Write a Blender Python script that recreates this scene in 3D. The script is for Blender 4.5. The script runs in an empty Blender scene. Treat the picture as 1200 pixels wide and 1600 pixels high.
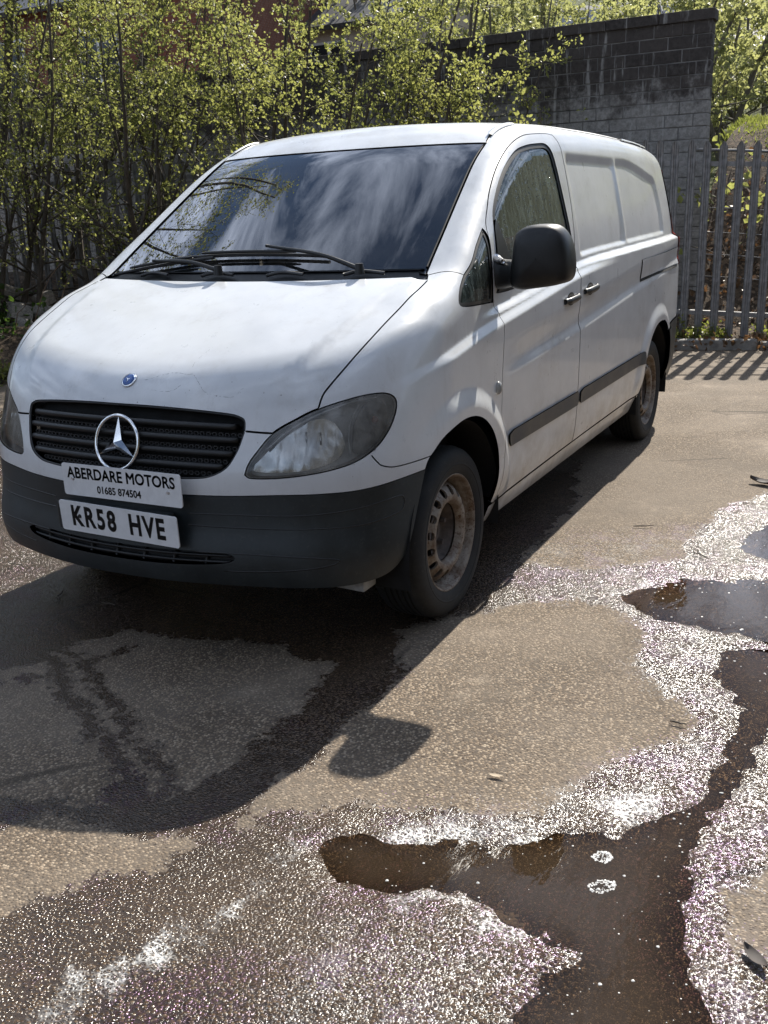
import bpy, bmesh, math, random
import numpy as np
from mathutils import Vector, Matrix
from mathutils.geometry import delaunay_2d_cdt

random.seed(7)
RNG = np.random.default_rng(7)
scene = bpy.context.scene
COL = scene.collection

# ------------------------------------------------------------------ camera
CAM_POS = (3.264154, 2.352130, 1.515767)
_f = Vector((-0.843214, -0.450705, -0.293011))
_r = Vector((-0.461196, 0.886549, -0.036466))
_u = Vector((-0.276204, -0.104387, 0.955413))
cam_data = bpy.data.cameras.new('camera')
cam = bpy.data.objects.new('camera', cam_data)
COL.objects.link(cam)
cam.matrix_world = Matrix(((_r.x, _u.x, -_f.x, CAM_POS[0]),
                           (_r.y, _u.y, -_f.y, CAM_POS[1]),
                           (_r.z, _u.z, -_f.z, CAM_POS[2]),
                           (0, 0, 0, 1)))
cam_data.sensor_fit = 'HORIZONTAL'
cam_data.sensor_width = 36.0
cam_data.lens = 36.0 * 1531.16 / 1200.0
cam_data.clip_end = 2000.0
cam_data.clip_start = 0.05
scene.camera = cam

# ------------------------------------------------------------------ light
SUN_EL = math.radians(42.0)
SUN_AZ = math.radians(0.3)          # light travels towards +x, a touch to +y
LDIR = Vector((math.cos(SUN_EL) * math.cos(SUN_AZ), math.cos(SUN_EL) * math.sin(SUN_AZ), -math.sin(SUN_EL)))
sd = bpy.data.lights.new('sun', 'SUN')
sd.energy = 5.0
sd.angle = math.radians(0.53)
sd.color = (1.0, 0.94, 0.84)
sun = bpy.data.objects.new('sun', sd)
sun.rotation_euler = LDIR.to_track_quat('-Z', 'Y').to_euler()
sun.location = (-10, 0, 12)
COL.objects.link(sun)

world = bpy.data.worlds.new('World')
scene.world = world
world.use_nodes = True
wn = world.node_tree
wn.nodes.clear()
def wnode(t, **k):
    n = wn.nodes.new(t)
    for a, b in k.items():
        setattr(n, a, b)
    return n
w_out = wnode('ShaderNodeOutputWorld')
w_bg = wnode('ShaderNodeBackground')
w_sky = wnode('ShaderNodeTexSky')
w_sky.sky_type = 'NISHITA'
w_sky.sun_disc = False
w_sky.sun_elevation = SUN_EL
w_sky.sun_rotation = math.radians(-90.0)
w_sky.altitude = 200
w_sky.air_density = 1.0
w_sky.dust_density = 0.3
w_sky.ozone_density = 1.0
w_tc = wnode('ShaderNodeTexCoord')
w_sep = wnode('ShaderNodeSeparateXYZ')
wn.links.new(w_tc.outputs['Generated'], w_sep.inputs[0])
w_add = wnode('ShaderNodeMath', operation='ADD'); w_add.inputs[1].default_value = 0.16
w_abs = wnode('ShaderNodeMath', operation='MAXIMUM'); w_abs.inputs[1].default_value = 0.0
wn.links.new(w_sep.outputs[2], w_abs.inputs[0]); wn.links.new(w_abs.outputs[0], w_add.inputs[0])
w_dx = wnode('ShaderNodeMath', operation='DIVIDE'); w_dy = wnode('ShaderNodeMath', operation='DIVIDE')
wn.links.new(w_sep.outputs[0], w_dx.inputs[0]); wn.links.new(w_add.outputs[0], w_dx.inputs[1])
wn.links.new(w_sep.outputs[1], w_dy.inputs[0]); wn.links.new(w_add.outputs[0], w_dy.inputs[1])
w_cmb = wnode('ShaderNodeCombineXYZ')
wn.links.new(w_dx.outputs[0], w_cmb.inputs[0]); wn.links.new(w_dy.outputs[0], w_cmb.inputs[1])
w_map = wnode('ShaderNodeMapping'); w_map.inputs['Scale'].default_value = (1.0, 2.1, 1.0)
w_map.inputs['Rotation'].default_value = (0, 0, 0.6)
w_map.inputs['Location'].default_value = (2.1, 1.4, 0.0)
wn.links.new(w_cmb.outputs[0], w_map.inputs[0])
w_noi = wnode('ShaderNodeTexNoise'); w_noi.inputs['Scale'].default_value = 1.9
w_noi.inputs['Detail'].default_value = 9.0; w_noi.inputs['Roughness'].default_value = 0.62
w_noi.inputs['Distortion'].default_value = 0.5
wn.links.new(w_map.outputs[0], w_noi.inputs['Vector'])
w_rmp = wnode('ShaderNodeValToRGB')
w_rmp.color_ramp.elements[0].position = 0.46; w_rmp.color_ramp.elements[0].color = (0, 0, 0, 1)
w_rmp.color_ramp.elements[1].position = 0.76; w_rmp.color_ramp.elements[1].color = (1, 1, 1, 1)
wn.links.new(w_noi.outputs['Fac'], w_rmp.inputs[0])
w_mix = wnode('ShaderNodeMix', data_type='RGBA')
w_mix.inputs[7].default_value = (27.0, 30.0, 36.0, 1.0)
wn.links.new(w_rmp.outputs[0], w_mix.inputs[0])
wn.links.new(w_sky.outputs[0], w_mix.inputs[6])
wn.links.new(w_mix.outputs[2], w_bg.inputs['Color'])
w_bg.inputs['Strength'].default_value = 0.057
wn.links.new(w_bg.outputs[0], w_out.inputs['Surface'])

vs = scene.view_settings
vs.view_transform = 'Standard'
vs.look = 'None'
vs.exposure = 0.80
vs.gamma = 1.0
vs.use_curve_mapping = False
scene.cycles.use_denoising = True
scene.cycles.max_bounces = 8
scene.cycles.transparent_max_bounces = 16
scene.cycles.sample_clamp_indirect = 6.0
scene.cycles.caustics_reflective = False
scene.cycles.caustics_refractive = False

# ------------------------------------------------------------------ helpers: objects
def link(o, parent=None):
    COL.objects.link(o)
    if parent is not None:
        o.parent = parent
    return o
def thing(name, label, cat, loc=(0, 0, 0), rotz=0.0, group=None):
    o = bpy.data.objects.new(name, None)
    o.empty_display_size = 0.2
    o.location = loc
    o.rotation_euler = (0, 0, rotz)
    COL.objects.link(o)
    tag(o, label, cat, group)
    return o
def tag(o, label=None, cat=None, group=None, kind=None):
    if label: o['label'] = label
    if cat: o['category'] = cat
    if group: o['group'] = group
    if kind: o['kind'] = kind
    return o
def mesh_obj(name, verts, faces, mat, parent=None, smooth=True):
    me = bpy.data.meshes.new(name)
    me.from_pydata([tuple(map(float, v)) for v in verts], [], [tuple(map(int, f)) for f in faces])
    if mat: me.materials.append(mat)
    if smooth:
        me.polygons.foreach_set('use_smooth', [True] * len(me.polygons))
    me.update()
    o = bpy.data.objects.new(name, me)
    return link(o, parent)
def bm_obj(name, bm, mat, parent=None, smooth=False, auto=None):
    me = bpy.data.meshes.new(name)
    bmesh.ops.recalc_face_normals(bm, faces=bm.faces)
    bm.to_mesh(me); bm.free()
    if mat: me.materials.append(mat)
    if smooth:
        me.polygons.foreach_set('use_smooth', [True] * len(me.polygons))
        if auto is not None:
            me.set_sharp_from_angle(angle=math.radians(auto))
    o = bpy.data.objects.new(name, me)
    return link(o, parent)
def box_bm(bm, c, s, rot=None, bevel=0.0):
    r = bmesh.ops.create_cube(bm, size=1.0)
    vs_ = r['verts']
    bmesh.ops.scale(bm, vec=s, verts=vs_)
    if bevel > 0:
        es = list({e for v in vs_ for e in v.link_edges})
        rb = bmesh.ops.bevel(bm, geom=es, offset=bevel, segments=2, profile=0.6, affect='EDGES')
        vs_ = list({v for f in rb['faces'] for v in f.verts} | {v for v in vs_ if v.is_valid})
    if rot is not None:
        bmesh.ops.rotate(bm, cent=(0, 0, 0), matrix=rot, verts=vs_)
    bmesh.ops.translate(bm, vec=c, verts=vs_)
    return vs_
def tube_geo(pts, rads, n=8, caps=True):
    """verts, faces of a tube along pts"""
    pts = [Vector(p) for p in pts]
    V, Fc = [], []
    up = Vector((0.13, 0.21, 1)).normalized()
    for i, p in enumerate(pts):
        a = pts[max(i - 1, 0)]; b = pts[min(i + 1, len(pts) - 1)]
        d = (b - a).normalized()
        e1 = d.cross(up)
        if e1.length < 1e-3: e1 = d.cross(Vector((1, 0, 0)))
        e1.normalize(); e2 = d.cross(e1)
        r = rads[i] if hasattr(rads, '__len__') else rads
        for k in range(n):
            t = 2 * math.pi * k / n
            V.append(p + (e1 * math.cos(t) + e2 * math.sin(t)) * r)
    for i in range(len(pts) - 1):
        for k in range(n):
            a = i * n + k; b = i * n + (k + 1) % n
            Fc.append((a, b, b + n, a + n))
    if caps:
        Fc.append(tuple(range(n))); Fc.append(tuple(range((len(pts) - 1) * n + n - 1, (len(pts) - 1) * n - 1, -1)))
    return V, Fc
def tube(name, pts, rads, mat, parent=None, n=8):
    V, Fc = tube_geo(pts, rads, n)
    return mesh_obj(name, V, Fc, mat, parent)
def lathe(prof, n=48, axis='y'):
    """prof: list of (radius, along axis); returns V, F around +y axis"""
    V, Fc = [], []
    for (r, a) in prof:
        for k in range(n):
            t = 2 * math.pi * k / n
            V.append((r * math.cos(t), a, r * math.sin(t)))
    for i in range(len(prof) - 1):
        for k in range(n):
            p = i * n + k; q = i * n + (k + 1) % n
            Fc.append((p, p + n, q + n, q))
    return V, Fc
def catmull(P, n=8, closed=False):
    P = np.array(P, float); m = len(P); out = []
    rng = range(m if closed else m - 1)
    for i in rng:
        if closed:
            a, b, c, d = P[(i - 1) % m], P[i], P[(i + 1) % m], P[(i + 2) % m]
        else:
            b, c = P[i], P[i + 1]
            a = P[i - 1] if i > 0 else 2 * b - c
            d = P[i + 2] if i + 2 < m else 2 * c - b
        # centripetal-ish: plain uniform is fine for these spacings
        for k in range(n):
            t = k / n
            out.append(0.5 * ((2 * b) + (-a + c) * t + (2 * a - 5 * b + 4 * c - d) * t * t + (-a + 3 * b - 3 * c + d) * t ** 3))
    if not closed: out.append(P[-1])
    return np.array(out)

# ------------------------------------------------------------------ helpers: materials
class NT:
    def __init__(self, name):
        self.m = bpy.data.materials.new(name); self.m.use_nodes = True
        self.t = self.m.node_tree; self.t.nodes.clear()
        self.out = self.t.nodes.new('ShaderNodeOutputMaterial')
    def n(self, typ, **k):
        nd = self.t.nodes.new(typ)
        for a, b in k.items(): setattr(nd, a, b)
        return nd
    def l(self, a, b): self.t.links.new(a, b)
    def coord(self, kind='Object'):
        return self.n('ShaderNodeTexCoord').outputs[kind]
    def pos(self): return self.n('ShaderNodeNewGeometry').outputs['Position']
    def noise(self, scale, detail=4, rough=.5, vec=None, dist=0.0, dim='3D'):
        nd = self.n('ShaderNodeTexNoise'); nd.noise_dimensions = dim
        nd.inputs['Scale'].default_value = scale; nd.inputs['Detail'].default_value = detail
        nd.inputs['Roughness'].default_value = rough; nd.inputs['Distortion'].default_value = dist
        if vec is not None: self.l(vec, nd.inputs['Vector'])
        return nd.outputs['Fac']
    def voro(self, scale, vec=None, feature='F1', out='Distance', rnd=1.0):
        nd = self.n('ShaderNodeTexVoronoi'); nd.feature = feature
        nd.inputs['Scale'].default_value = scale; nd.inputs['Randomness'].default_value = rnd
        if vec is not None: self.l(vec, nd.inputs['Vector'])
        return nd.outputs[out]
    def ramp(self, fac, stops, interp='LINEAR'):
        nd = self.n('ShaderNodeValToRGB'); cr = nd.color_ramp; cr.interpolation = interp
        while len(cr.elements) < len(stops): cr.elements.new(0.5)
        for e, (p, c) in zip(cr.elements, stops):
            e.position = p; e.color = c if len(c) == 4 else (*c, 1)
        self.l(fac, nd.inputs[0]); return nd.outputs[0]
    def rng(self, v, a, b, c=0.0, d=1.0, smooth=True):
        nd = self.n('ShaderNodeMapRange'); nd.interpolation_type = 'SMOOTHSTEP' if smooth else 'LINEAR'
        nd.clamp = True if not smooth else nd.clamp
        for i, x in zip((1, 2, 3, 4), (a, b, c, d)): nd.inputs[i].default_value = x
        self.l(v, nd.inputs[0]); return nd.outputs[0]
    def math(self, op, a, b=None, clamp=False):
        nd = self.n('ShaderNodeMath', operation=op); nd.use_clamp = clamp
        for i, x in enumerate((a, b)):
            if x is None: continue
            if isinstance(x, (int, float)): nd.inputs[i].default_value = x
            else: self.l(x, nd.inputs[i])
        return nd.outputs[0]
    def mix(self, fac, a, b, blend='MIX'):
        nd = self.n('ShaderNodeMix', data_type='RGBA', blend_type=blend)
        for i, x in zip((0, 6, 7), (fac, a, b)):
            if isinstance(x, (int, float)): nd.inputs[i].default_value = x
            elif isinstance(x, tuple): nd.inputs[i].default_value = x if len(x) == 4 else (*x, 1)
            else: self.l(x, nd.inputs[i])
        return nd.outputs[2]
    def bump(self, h, strength=.3, dist=.01, normal=None):
        nd = self.n('ShaderNodeBump'); nd.inputs['Strength'].default_value = strength
        nd.inputs['Distance'].default_value = dist
        self.l(h, nd.inputs['Height'])
        if normal is not None: self.l(normal, nd.inputs['Normal'])
        return nd.outputs[0]
    def bsdf(self, color=None, rough=.5, metal=0.0, spec=.5, normal=None, **k):
        nd = self.n('ShaderNodeBsdfPrincipled')
        def st(key, v):
            if v is None: return
            s = nd.inputs[key]
            if isinstance(v, (int, float)): s.default_value = v
            elif isinstance(v, tuple): s.default_value = v if len(v) == 4 else (*v, 1)
            else: self.l(v, s)
        st('Base Color', color); st('Roughness', rough); st('Metallic', metal); st('Specular IOR Level', spec)
        if normal is not None: self.l(normal, nd.inputs['Normal'])
        for a, b in k.items(): st(a, b)
        return nd
    def done(self, sh):
        self.l(sh.outputs[0] if hasattr(sh, 'outputs') else sh, self.out.inputs['Surface']); return self.m
def simple(name, col, rough=.5, metal=0.0, spec=.5, var=.12, scale=30, bump=0.0, **k):
    t = NT(name); v = t.coord()
    nz = t.noise(scale, 5, .6, v)
    c = t.mix(t.rng(nz, .3, .7), tuple(x * (1 - var) for x in col), tuple(min(1, x * (1 + var)) for x in col))
    nrm = t.bump(t.noise(scale * 6, 3, .5, v), bump, .002) if bump else None
    r = t.rng(t.noise(scale * .4, 4, .6, v), .2, .8, max(rough - .07, 0.0), rough + .07)
    return t.done(t.bsdf(c, r, metal, spec, nrm, **k))

# ------------------------------------------------------------------ ground: polygons of wet / dry / puddle / foam in metres
DRY = [
 [(.923, -.332), (.818, -.258), (.645, -.192), (.633, .109), (.542, .394), (.623, .702), (.926, .75), (1.142, .75), (1.404, .714), (1.458, .633), (1.355, .45), (1.188, .153), (1.019, -.156)],
 [(1.111, -.371), (1.041, -.272), (1.172, -.031), (1.35, .28), (1.486, .494), (1.57, .536), (1.615, .438), (1.667, .248), (1.6, -.3)],
 [(1.775, .369), (1.7, .43), (1.682, .574), (1.699, .721), (1.595, .864), (1.713, .857), (1.874, .738), (2.041, .666), (2.1, .3)],
 [(.24, .771), (.025, .887), (-.161, 1.083), (-.321, 1.296), (-.26, 1.493), (-.086, 1.621), (.18, 1.673), (.353, 1.796), (.475, 1.881), (.598, 1.886), (.813, 1.752), (1.04, 1.674), (1.143, 1.567), (1.221, 1.417), (1.251, 1.243), (1.334, 1.131), (1.435, 1.014), (1.506, .961), (1.355, .94), (1.048, .963), (.557, .98)],
 [(-.712, .94), (-1.56, .92), (-3.123, .5), (-12, -6), (-12, 12), (-2.9, 3.2), (-2.142, 1.799), (-1.698, 1.61), (-1.344, 1.551), (-.961, 1.569), (-.777, 1.331), (-.669, 1.276), (-.674, 1.073)],
 [(1.059, 2.193), (1.249, 2.168), (1.365, 2.165), (1.433, 2.201), (1.454, 2.241), (1.38, 2.357), (.914, 2.325)]]
PUD = [
 [(-.403, 1.495), (-.485, 1.513), (-.553, 1.549), (-.649, 1.633), (-.747, 1.795), (-.829, 1.96), (-.956, 2.195), (-.8, 2.6), (-.15, 2.5), (-.122, 2.253), (-.173, 2.041), (-.243, 1.877), (-.222, 1.72), (-.298, 1.583)],
 [(-1.393, 1.812), (-1.552, 1.871), (-1.636, 2.035), (-1.5, 2.3), (-1.0, 2.3), (-.997, 2.093), (-1.086, 1.929), (-1.186, 1.857)],
 [(1.534, 1.156), (1.457, 1.166), (1.386, 1.238), (1.37, 1.377), (1.321, 1.497), (1.222, 1.648), (1.163, 1.747), (1.136, 1.838), (1.015, 1.906), (.855, 1.972), (.583, 2.011), (.33, 2.009), (.152, 1.921), (-.041, 1.866), (-.135, 2.046), (-.176, 2.249), (.029, 2.263), (.494, 2.123), (.912, 2.064), (1.229, 2.051), (1.416, 2.055), (1.559, 2.101), (1.658, 2.162), (1.8, 2.198), (1.967, 1.849), (1.82, 1.819), (1.705, 1.831), (1.609, 1.868), (1.562, 1.767), (1.546, 1.656), (1.537, 1.558), (1.572, 1.443), (1.63, 1.373), (1.616, 1.296)]]
FOAMP = [
 [(1.36, 1.281), (1.313, 1.35), (1.266, 1.474), (1.217, 1.595), (1.207, 1.669), (1.239, 1.663), (1.294, 1.555), (1.353, 1.458), (1.409, 1.397), (1.421, 1.34)],
 [(1.602, 1.433), (1.546, 1.463), (1.523, 1.535), (1.529, 1.59), (1.553, 1.589), (1.571, 1.525), (1.628, 1.479)],
 [(1.552, 1.593), (1.526, 1.648), (1.518, 1.714), (1.553, 1.761), (1.589, 1.733), (1.59, 1.674), (1.593, 1.629)],
 [(2.226, .926), (2.141, .927), (2.033, .966), (1.946, 1.016), (1.837, 1.054), (1.724, 1.116), (1.692, 1.158), (1.739, 1.163), (1.852, 1.12), (1.952, 1.093), (2.014, 1.092), (2.128, 1.055), (2.2, 1.055), (2.278, .999)],
 [(1.619, 1.061), (1.55, 1.09), (1.466, 1.113), (1.456, 1.136), (1.551, 1.148), (1.614, 1.114)],
 [(-.393, 1.471), (-.554, 1.497), (-.686, 1.625), (-.76, 1.75), (-.70, 1.60), (-.57, 1.46), (-.42, 1.43)],
 [(1.10, 1.80), (1.0, 1.78), (.90, 1.86), (.98, 1.92), (1.08, 1.87)]]
SPK = [
 [(-.17, 1.02), (-.71, .94), (-1.15, 1.05), (-1.3, 1.44), (-1.9, 1.83), (-2.13, 2.11), (-.96, 2.19), (-.69, 1.63), (-.4, 1.49), (-.3, 1.58), (-.22, 1.72), (-.24, 1.88), (-.04, 1.87), (.33, 2.01), (.58, 2.01), (.86, 1.97), (1.01, 1.91), (1.14, 1.84), (1.16, 1.75), (1.31, 1.46), (1.37, 1.3), (1.28, 1.26), (1.22, 1.42), (1.04, 1.67), (.81, 1.75), (.6, 1.89), (.48, 1.88), (.18, 1.67), (-.09, 1.62), (-.26, 1.49), (-.32, 1.3)],
 [(.03, 2.26), (.49, 2.12), (.91, 2.06), (1.23, 2.05), (1.42, 2.06), (1.56, 2.1), (1.66, 2.16), (1.76, 2.28), (1.45, 2.24), (1.37, 2.16), (1.25, 2.17), (1.06, 2.19), (.6, 2.3)],
 [(1.66, 1.27), (1.63, 1.37), (1.57, 1.44), (1.54, 1.56), (1.56, 1.77), (1.61, 1.87), (1.71, 1.83), (1.82, 1.82), (1.97, 1.85), (2.21, 1.35), (1.93, 1.18)]]
TRACKS = [[(.94, -.37), (1.18, .06), (1.38, .41), (1.51, .67)], [(.86, -.33), (1.08, .06), (1.28, .42), (1.46, .72)], [(1.2, -.27), (1.1, -.2), (.89, -.12), (.77, -.08)]]
def sdf(P, poly):
    poly = np.array(poly, float); a = poly; b = np.roll(poly, -1, 0)
    d = np.full(len(P), 1e9); ins = np.zeros(len(P), bool)
    x, y = P[:, 0], P[:, 1]
    for (x1, y1), (x2, y2) in zip(a, b):
        ex, ey = x2 - x1, y2 - y1
        t = np.clip(((x - x1) * ex + (y - y1) * ey) / (ex * ex + ey * ey), 0, 1)
        d = np.minimum(d, np.hypot(x - x1 - t * ex, y - y1 - t * ey))
        if y1 != y2:
            ins ^= ((y1 > y) != (y2 > y)) & (x < (x2 - x1) * (y - y1) / (y2 - y1) + x1)
    return np.where(ins, d, -d)
def seg_d(P, pts):
    d = np.full(len(P), 1e9)
    for (x1, y1), (x2, y2) in zip(pts[:-1], pts[1:]):
        ex, ey = x2 - x1, y2 - y1
        t = np.clip(((P[:, 0] - x1) * ex + (P[:, 1] - y1) * ey) / (ex * ex + ey * ey), 0, 1)
        d = np.minimum(d, np.hypot(P[:, 0] - x1 - t * ex, P[:, 1] - y1 - t * ey))
    return d
def vnoise(P, scale, seed=0):
    """cheap value noise on a lattice"""
    r = np.random.default_rng(seed).random((64, 64))
    q = P * scale + 1000; i = np.floor(q).astype(int); f = q - i; f = f * f * (3 - 2 * f)
    g = lambda a, b: r[(i[:, 0] + a) % 64, (i[:, 1] + b) % 64]
    return (g(0, 0) * (1 - f[:, 0]) + g(1, 0) * f[:, 0]) * (1 - f[:, 1]) + (g(0, 1) * (1 - f[:, 0]) + g(1, 1) * f[:, 0]) * f[:, 1]
def ground_masks(P):
    wob = np.stack([vnoise(P, 7, 1) - .5 + .5 * (vnoise(P, 19, 3) - .5), vnoise(P, 7, 2) - .5 + .5 * (vnoise(P, 19, 4) - .5)], 1)
    Q = P + wob * .06
    dry = np.max([sdf(Q, p) for p in DRY], 0)
    tr_ = np.min([seg_d(Q, t) for t in TRACKS], 0)
    dry = np.minimum(dry, tr_ - .028)
    wet = -dry
    wet = np.where(P[:, 0] < -2.6, np.minimum(wet, -.2), wet)
    pud = np.max([sdf(Q, p) for p in PUD], 0)
    foam = np.max([sdf(P + wob * .05, p) - (.022 if i in (3, 4) else 0) for i, p in enumerate(FOAMP)], 0)
    spk = np.max([sdf(Q, p) - (.14 if i == 2 else 0) for i, p in enumerate(SPK)], 0)
    return wet, pud, foam, spk
def ground_h(P, pud=None):
    h = .010 * (vnoise(P, .9, 11) - .5) + .006 * (vnoise(P, 3.1, 12) - .5) + .003 * (vnoise(P, 11, 13) - .5)
    near = np.exp(-np.maximum(np.hypot(P[:, 0] - .6, P[:, 1] - .8) - 4, 0) / 3)
    h = h * near
    if pud is not None:
        t = np.clip((pud + .06) / .17, 0, 1)
        rag = .0045 * (vnoise(P, 24, 14) - .5) + .0035 * (vnoise(P, 47, 15) - .5)
        h = h * (1 - .6 * t) - .0150 * t * t * (3 - 2 * t) + rag * np.exp(-((t - .45) / .3) ** 2)
    return h
def axis_steps(segs):
    out = []
    for a, b, s in segs: out += list(np.arange(a, b, s))
    out.append(segs[-1][1]); return np.array(out)
gx = axis_steps([(-300, -60, 40), (-60, -12, 6), (-12, -2.2, .14), (-2.2, 2.7, .016), (2.7, 8, .5), (8, 60, 8), (60, 300, 40)])
gy = axis_steps([(-300, -60, 40), (-60, -8, 5), (-8, -1.2, .14), (-1.2, 2.7, .016), (2.7, 8, .5), (8, 60, 8), (60, 300, 40)])
GX, GY = np.meshgrid(gx, gy, indexing='ij')
GP = np.stack([GX.ravel(), GY.ravel()], 1)
g_wet, g_pud, g_foam, g_spk = ground_masks(GP)
far_ = np.hypot(GP[:, 0], GP[:, 1]) > 14
GZ = ground_h(GP, g_pud); GZ[far_] = 0
nx_, ny_ = len(gx), len(gy)
idx = np.arange(nx_ * ny_).reshape(nx_, ny_)
quads = np.stack([idx[:-1, :-1], idx[1:, :-1], idx[1:, 1:], idx[:-1, 1:]], -1).reshape(-1, 4)
gme = bpy.data.meshes.new('tarmac_ground')
gme.vertices.add(len(GP)); gme.vertices.foreach_set('co', np.column_stack([GP, GZ]).ravel())
gme.loops.add(quads.size); gme.loops.foreach_set('vertex_index', quads.ravel())
gme.polygons.add(len(quads)); gme.polygons.foreach_set('loop_start', np.arange(0, quads.size, 4)); gme.polygons.foreach_set('loop_total', np.full(len(quads), 4))
gme.polygons.foreach_set('use_smooth', np.ones(len(quads), bool))
gme.update(calc_edges=True)
for nm, arr in (('wet', g_wet), ('pud', g_pud), ('foam', g_foam), ('spk', g_spk)):
    at = gme.attributes.new(nm, 'FLOAT', 'POINT'); at.data.foreach_set('value', np.clip(arr, -.5, .5).astype(np.float32))

def tarmac_mat():
    t = NT('worn_wet_tarmac'); pos = t.pos()
    A = lambda n: t.n('ShaderNodeAttribute', attribute_name=n, attribute_type='GEOMETRY').outputs['Fac']
    wet, pud, foam, spk = A('wet'), A('pud'), A('foam'), A('spk')
    fine = t.noise(42, 5, .65, pos); med = t.noise(13, 5, .6, pos); big = t.noise(1.3, 5, .55, pos)
    # stones
    vd = t.voro(122, pos); vc = t.voro(122, pos, out='Color'); vd2 = t.voro(230, pos)
    sepc = t.n('ShaderNodeSeparateColor'); t.l(vc, sepc.inputs[0])
    stone = t.ramp(sepc.outputs[0], [(0, (.060, .044, .031)), (.35, (.150, .111, .075)), (.75, (.25, .192, .134)), (1, (.39, .315, .230))])
    binder = t.rng(vd, .40, .66)
    col = t.mix(binder, stone, (.085, .067, .050))
    col = t.mix(t.rng(big, .35, .68, 0, .45), col, (.25, .205, .16))
    col = t.mix(t.rng(med, .52, .75, 0, .35), col, (.10, .088, .075))
    stain = t.rng(t.noise(.75, 7, .62, pos, .5), .46, .66, 0, .60)
    col = t.mix(stain, col, (.12, .098, .075))
    grit = t.rng(t.noise(2.6, 7, .75, pos), .56, .74, 0, .45)
    col = t.mix(grit, col, (.36, .295, .225))
    ck = t.voro(.8, t.mix(.10, pos, t.n('ShaderNodeTexNoise').outputs['Color']), feature='DISTANCE_TO_EDGE')
    crack = t.math('MULTIPLY', t.rng(ck, .010, .003, 0, 1), t.rng(t.noise(1.1, 3, .5, pos), .50, .60))
    col = t.mix(t.math('MULTIPLY', crack, .8), col, (.05, .04, .03))
    # wetness with ragged edge
    jag = t.math('MULTIPLY', t.math('SUBTRACT', fine, .5), .16)
    jag2 = t.math('MULTIPLY', t.math('SUBTRACT', med, .5), .12)
    wj = t.math('ADD', t.math('ADD', wet, jag), jag2)
    wm = t.rng(wj, -.012, .022)
    wcol = t.mix(1.0, col, (.34, .29, .25), 'MULTIPLY')
    col = t.mix(wm, col, wcol)
    # foam specks, with sun glints painted in as pale and purple dots
    sj = t.math('ADD', spk, jag2)
    sm = t.rng(t.math('ADD', sj, t.math('MULTIPLY', t.math('SUBTRACT', t.noise(3.4, 5, .65, pos), .5), .22)), -.10, .11)
    cells = t.voro(150, pos, out='Color'); sc2 = t.n('ShaderNodeSeparateColor'); t.l(cells, sc2.inputs[0])
    cd = t.voro(150, pos)
    speck = t.math('MULTIPLY', t.rng(sc2.outputs[1], .42, .56), t.rng(cd, .46, .30, 0, 1))
    speck = t.math('MULTIPLY', speck, t.math('GREATER_THAN', sm, sc2.outputs[0]))
    speck = t.math('MULTIPLY', speck, t.rng(t.noise(5, 4, .6, pos), .25, .48))
    purple = t.rng(t.noise(4.2, 3, .5, pos), .40, .56)  # purple sheen painted as colour into the specks and soap film
    sc_col = t.mix(t.math('MULTIPLY', purple, t.rng(sc2.outputs[2], .35, .6)), (.74, .74, .72), (.34, .18, .42))
    col = t.mix(t.math('MULTIPLY', speck, .30), col, sc_col)
    film = t.math('MULTIPLY', t.math('MULTIPLY', sm, t.rng(t.noise(7.5, 6, .7, pos), .46, .70)), .24)
    col = t.mix(film, col, t.mix(purple, (.50, .50, .49), (.34, .27, .38)))
    # lacy foam
    lace = t.voro(52, pos, feature='DISTANCE_TO_EDGE'); lace2 = t.voro(130, pos, feature='DISTANCE_TO_EDGE')
    lc = t.math('MAXIMUM', t.rng(lace, .13, .05, 0, 1), t.rng(lace2, .10, .04, 0, .8))
    fj = t.math('ADD', foam, t.math('MULTIPLY', t.math('SUBTRACT', t.noise(17, 6, .72, pos), .5), .30))
    fcore = t.rng(fj, .045, .10); fedge = t.rng(fj, -.03, .05)
    fm = t.math('MAXIMUM', t.math('MULTIPLY', fcore, .62), t.math('MULTIPLY', fedge, lc))
    fm = t.math('MULTIPLY', fm, t.rng(t.noise(6.5, 4, .65, pos), .36, .56, .12, 1))
    col = t.mix(fm, col, (.60, .595, .575))
    # relief: stones stand out, water levels the wet part
    h = t.math('ADD', t.math('MULTIPLY', t.rng(vd, .0, .62, 1, 0), 1.0), t.math('MULTIPLY', vd2, .35))
    h = t.math('ADD', h, t.math('MULTIPLY', fine, .9))
    nb = t.n('ShaderNodeBump'); nb.inputs['Distance'].default_value = .0045
    t.l(h, nb.inputs['Height']); t.l(t.rng(wm, 0, 1, .60, .70), nb.inputs['Strength'])
    rough = t.rng(wm, 0, 1, .88, .19)
    rough = t.math('MAXIMUM', rough, t.math('MULTIPLY', fm, .6))
    spec = t.rng(wm, 0, 1, .3, .55)
    oil = t.math('MULTIPLY', t.rng(t.noise(2.3, 4, .6, pos), .47, .62), t.rng(sepc.outputs[2], .30, .55))
    tint = t.mix(t.math('MULTIPLY', oil, wm), (1, 1, 1), (.80, .48, .97))
    return t.done(t.bsdf(col, rough, 0, spec, nb.outputs[0], **{'Specular Tint': tint}))
TARMAC = tarmac_mat()
gme.materials.append(TARMAC)
ground = link(bpy.data.objects.new('tarmac_ground', gme)); tag(ground, kind='structure')

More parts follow.
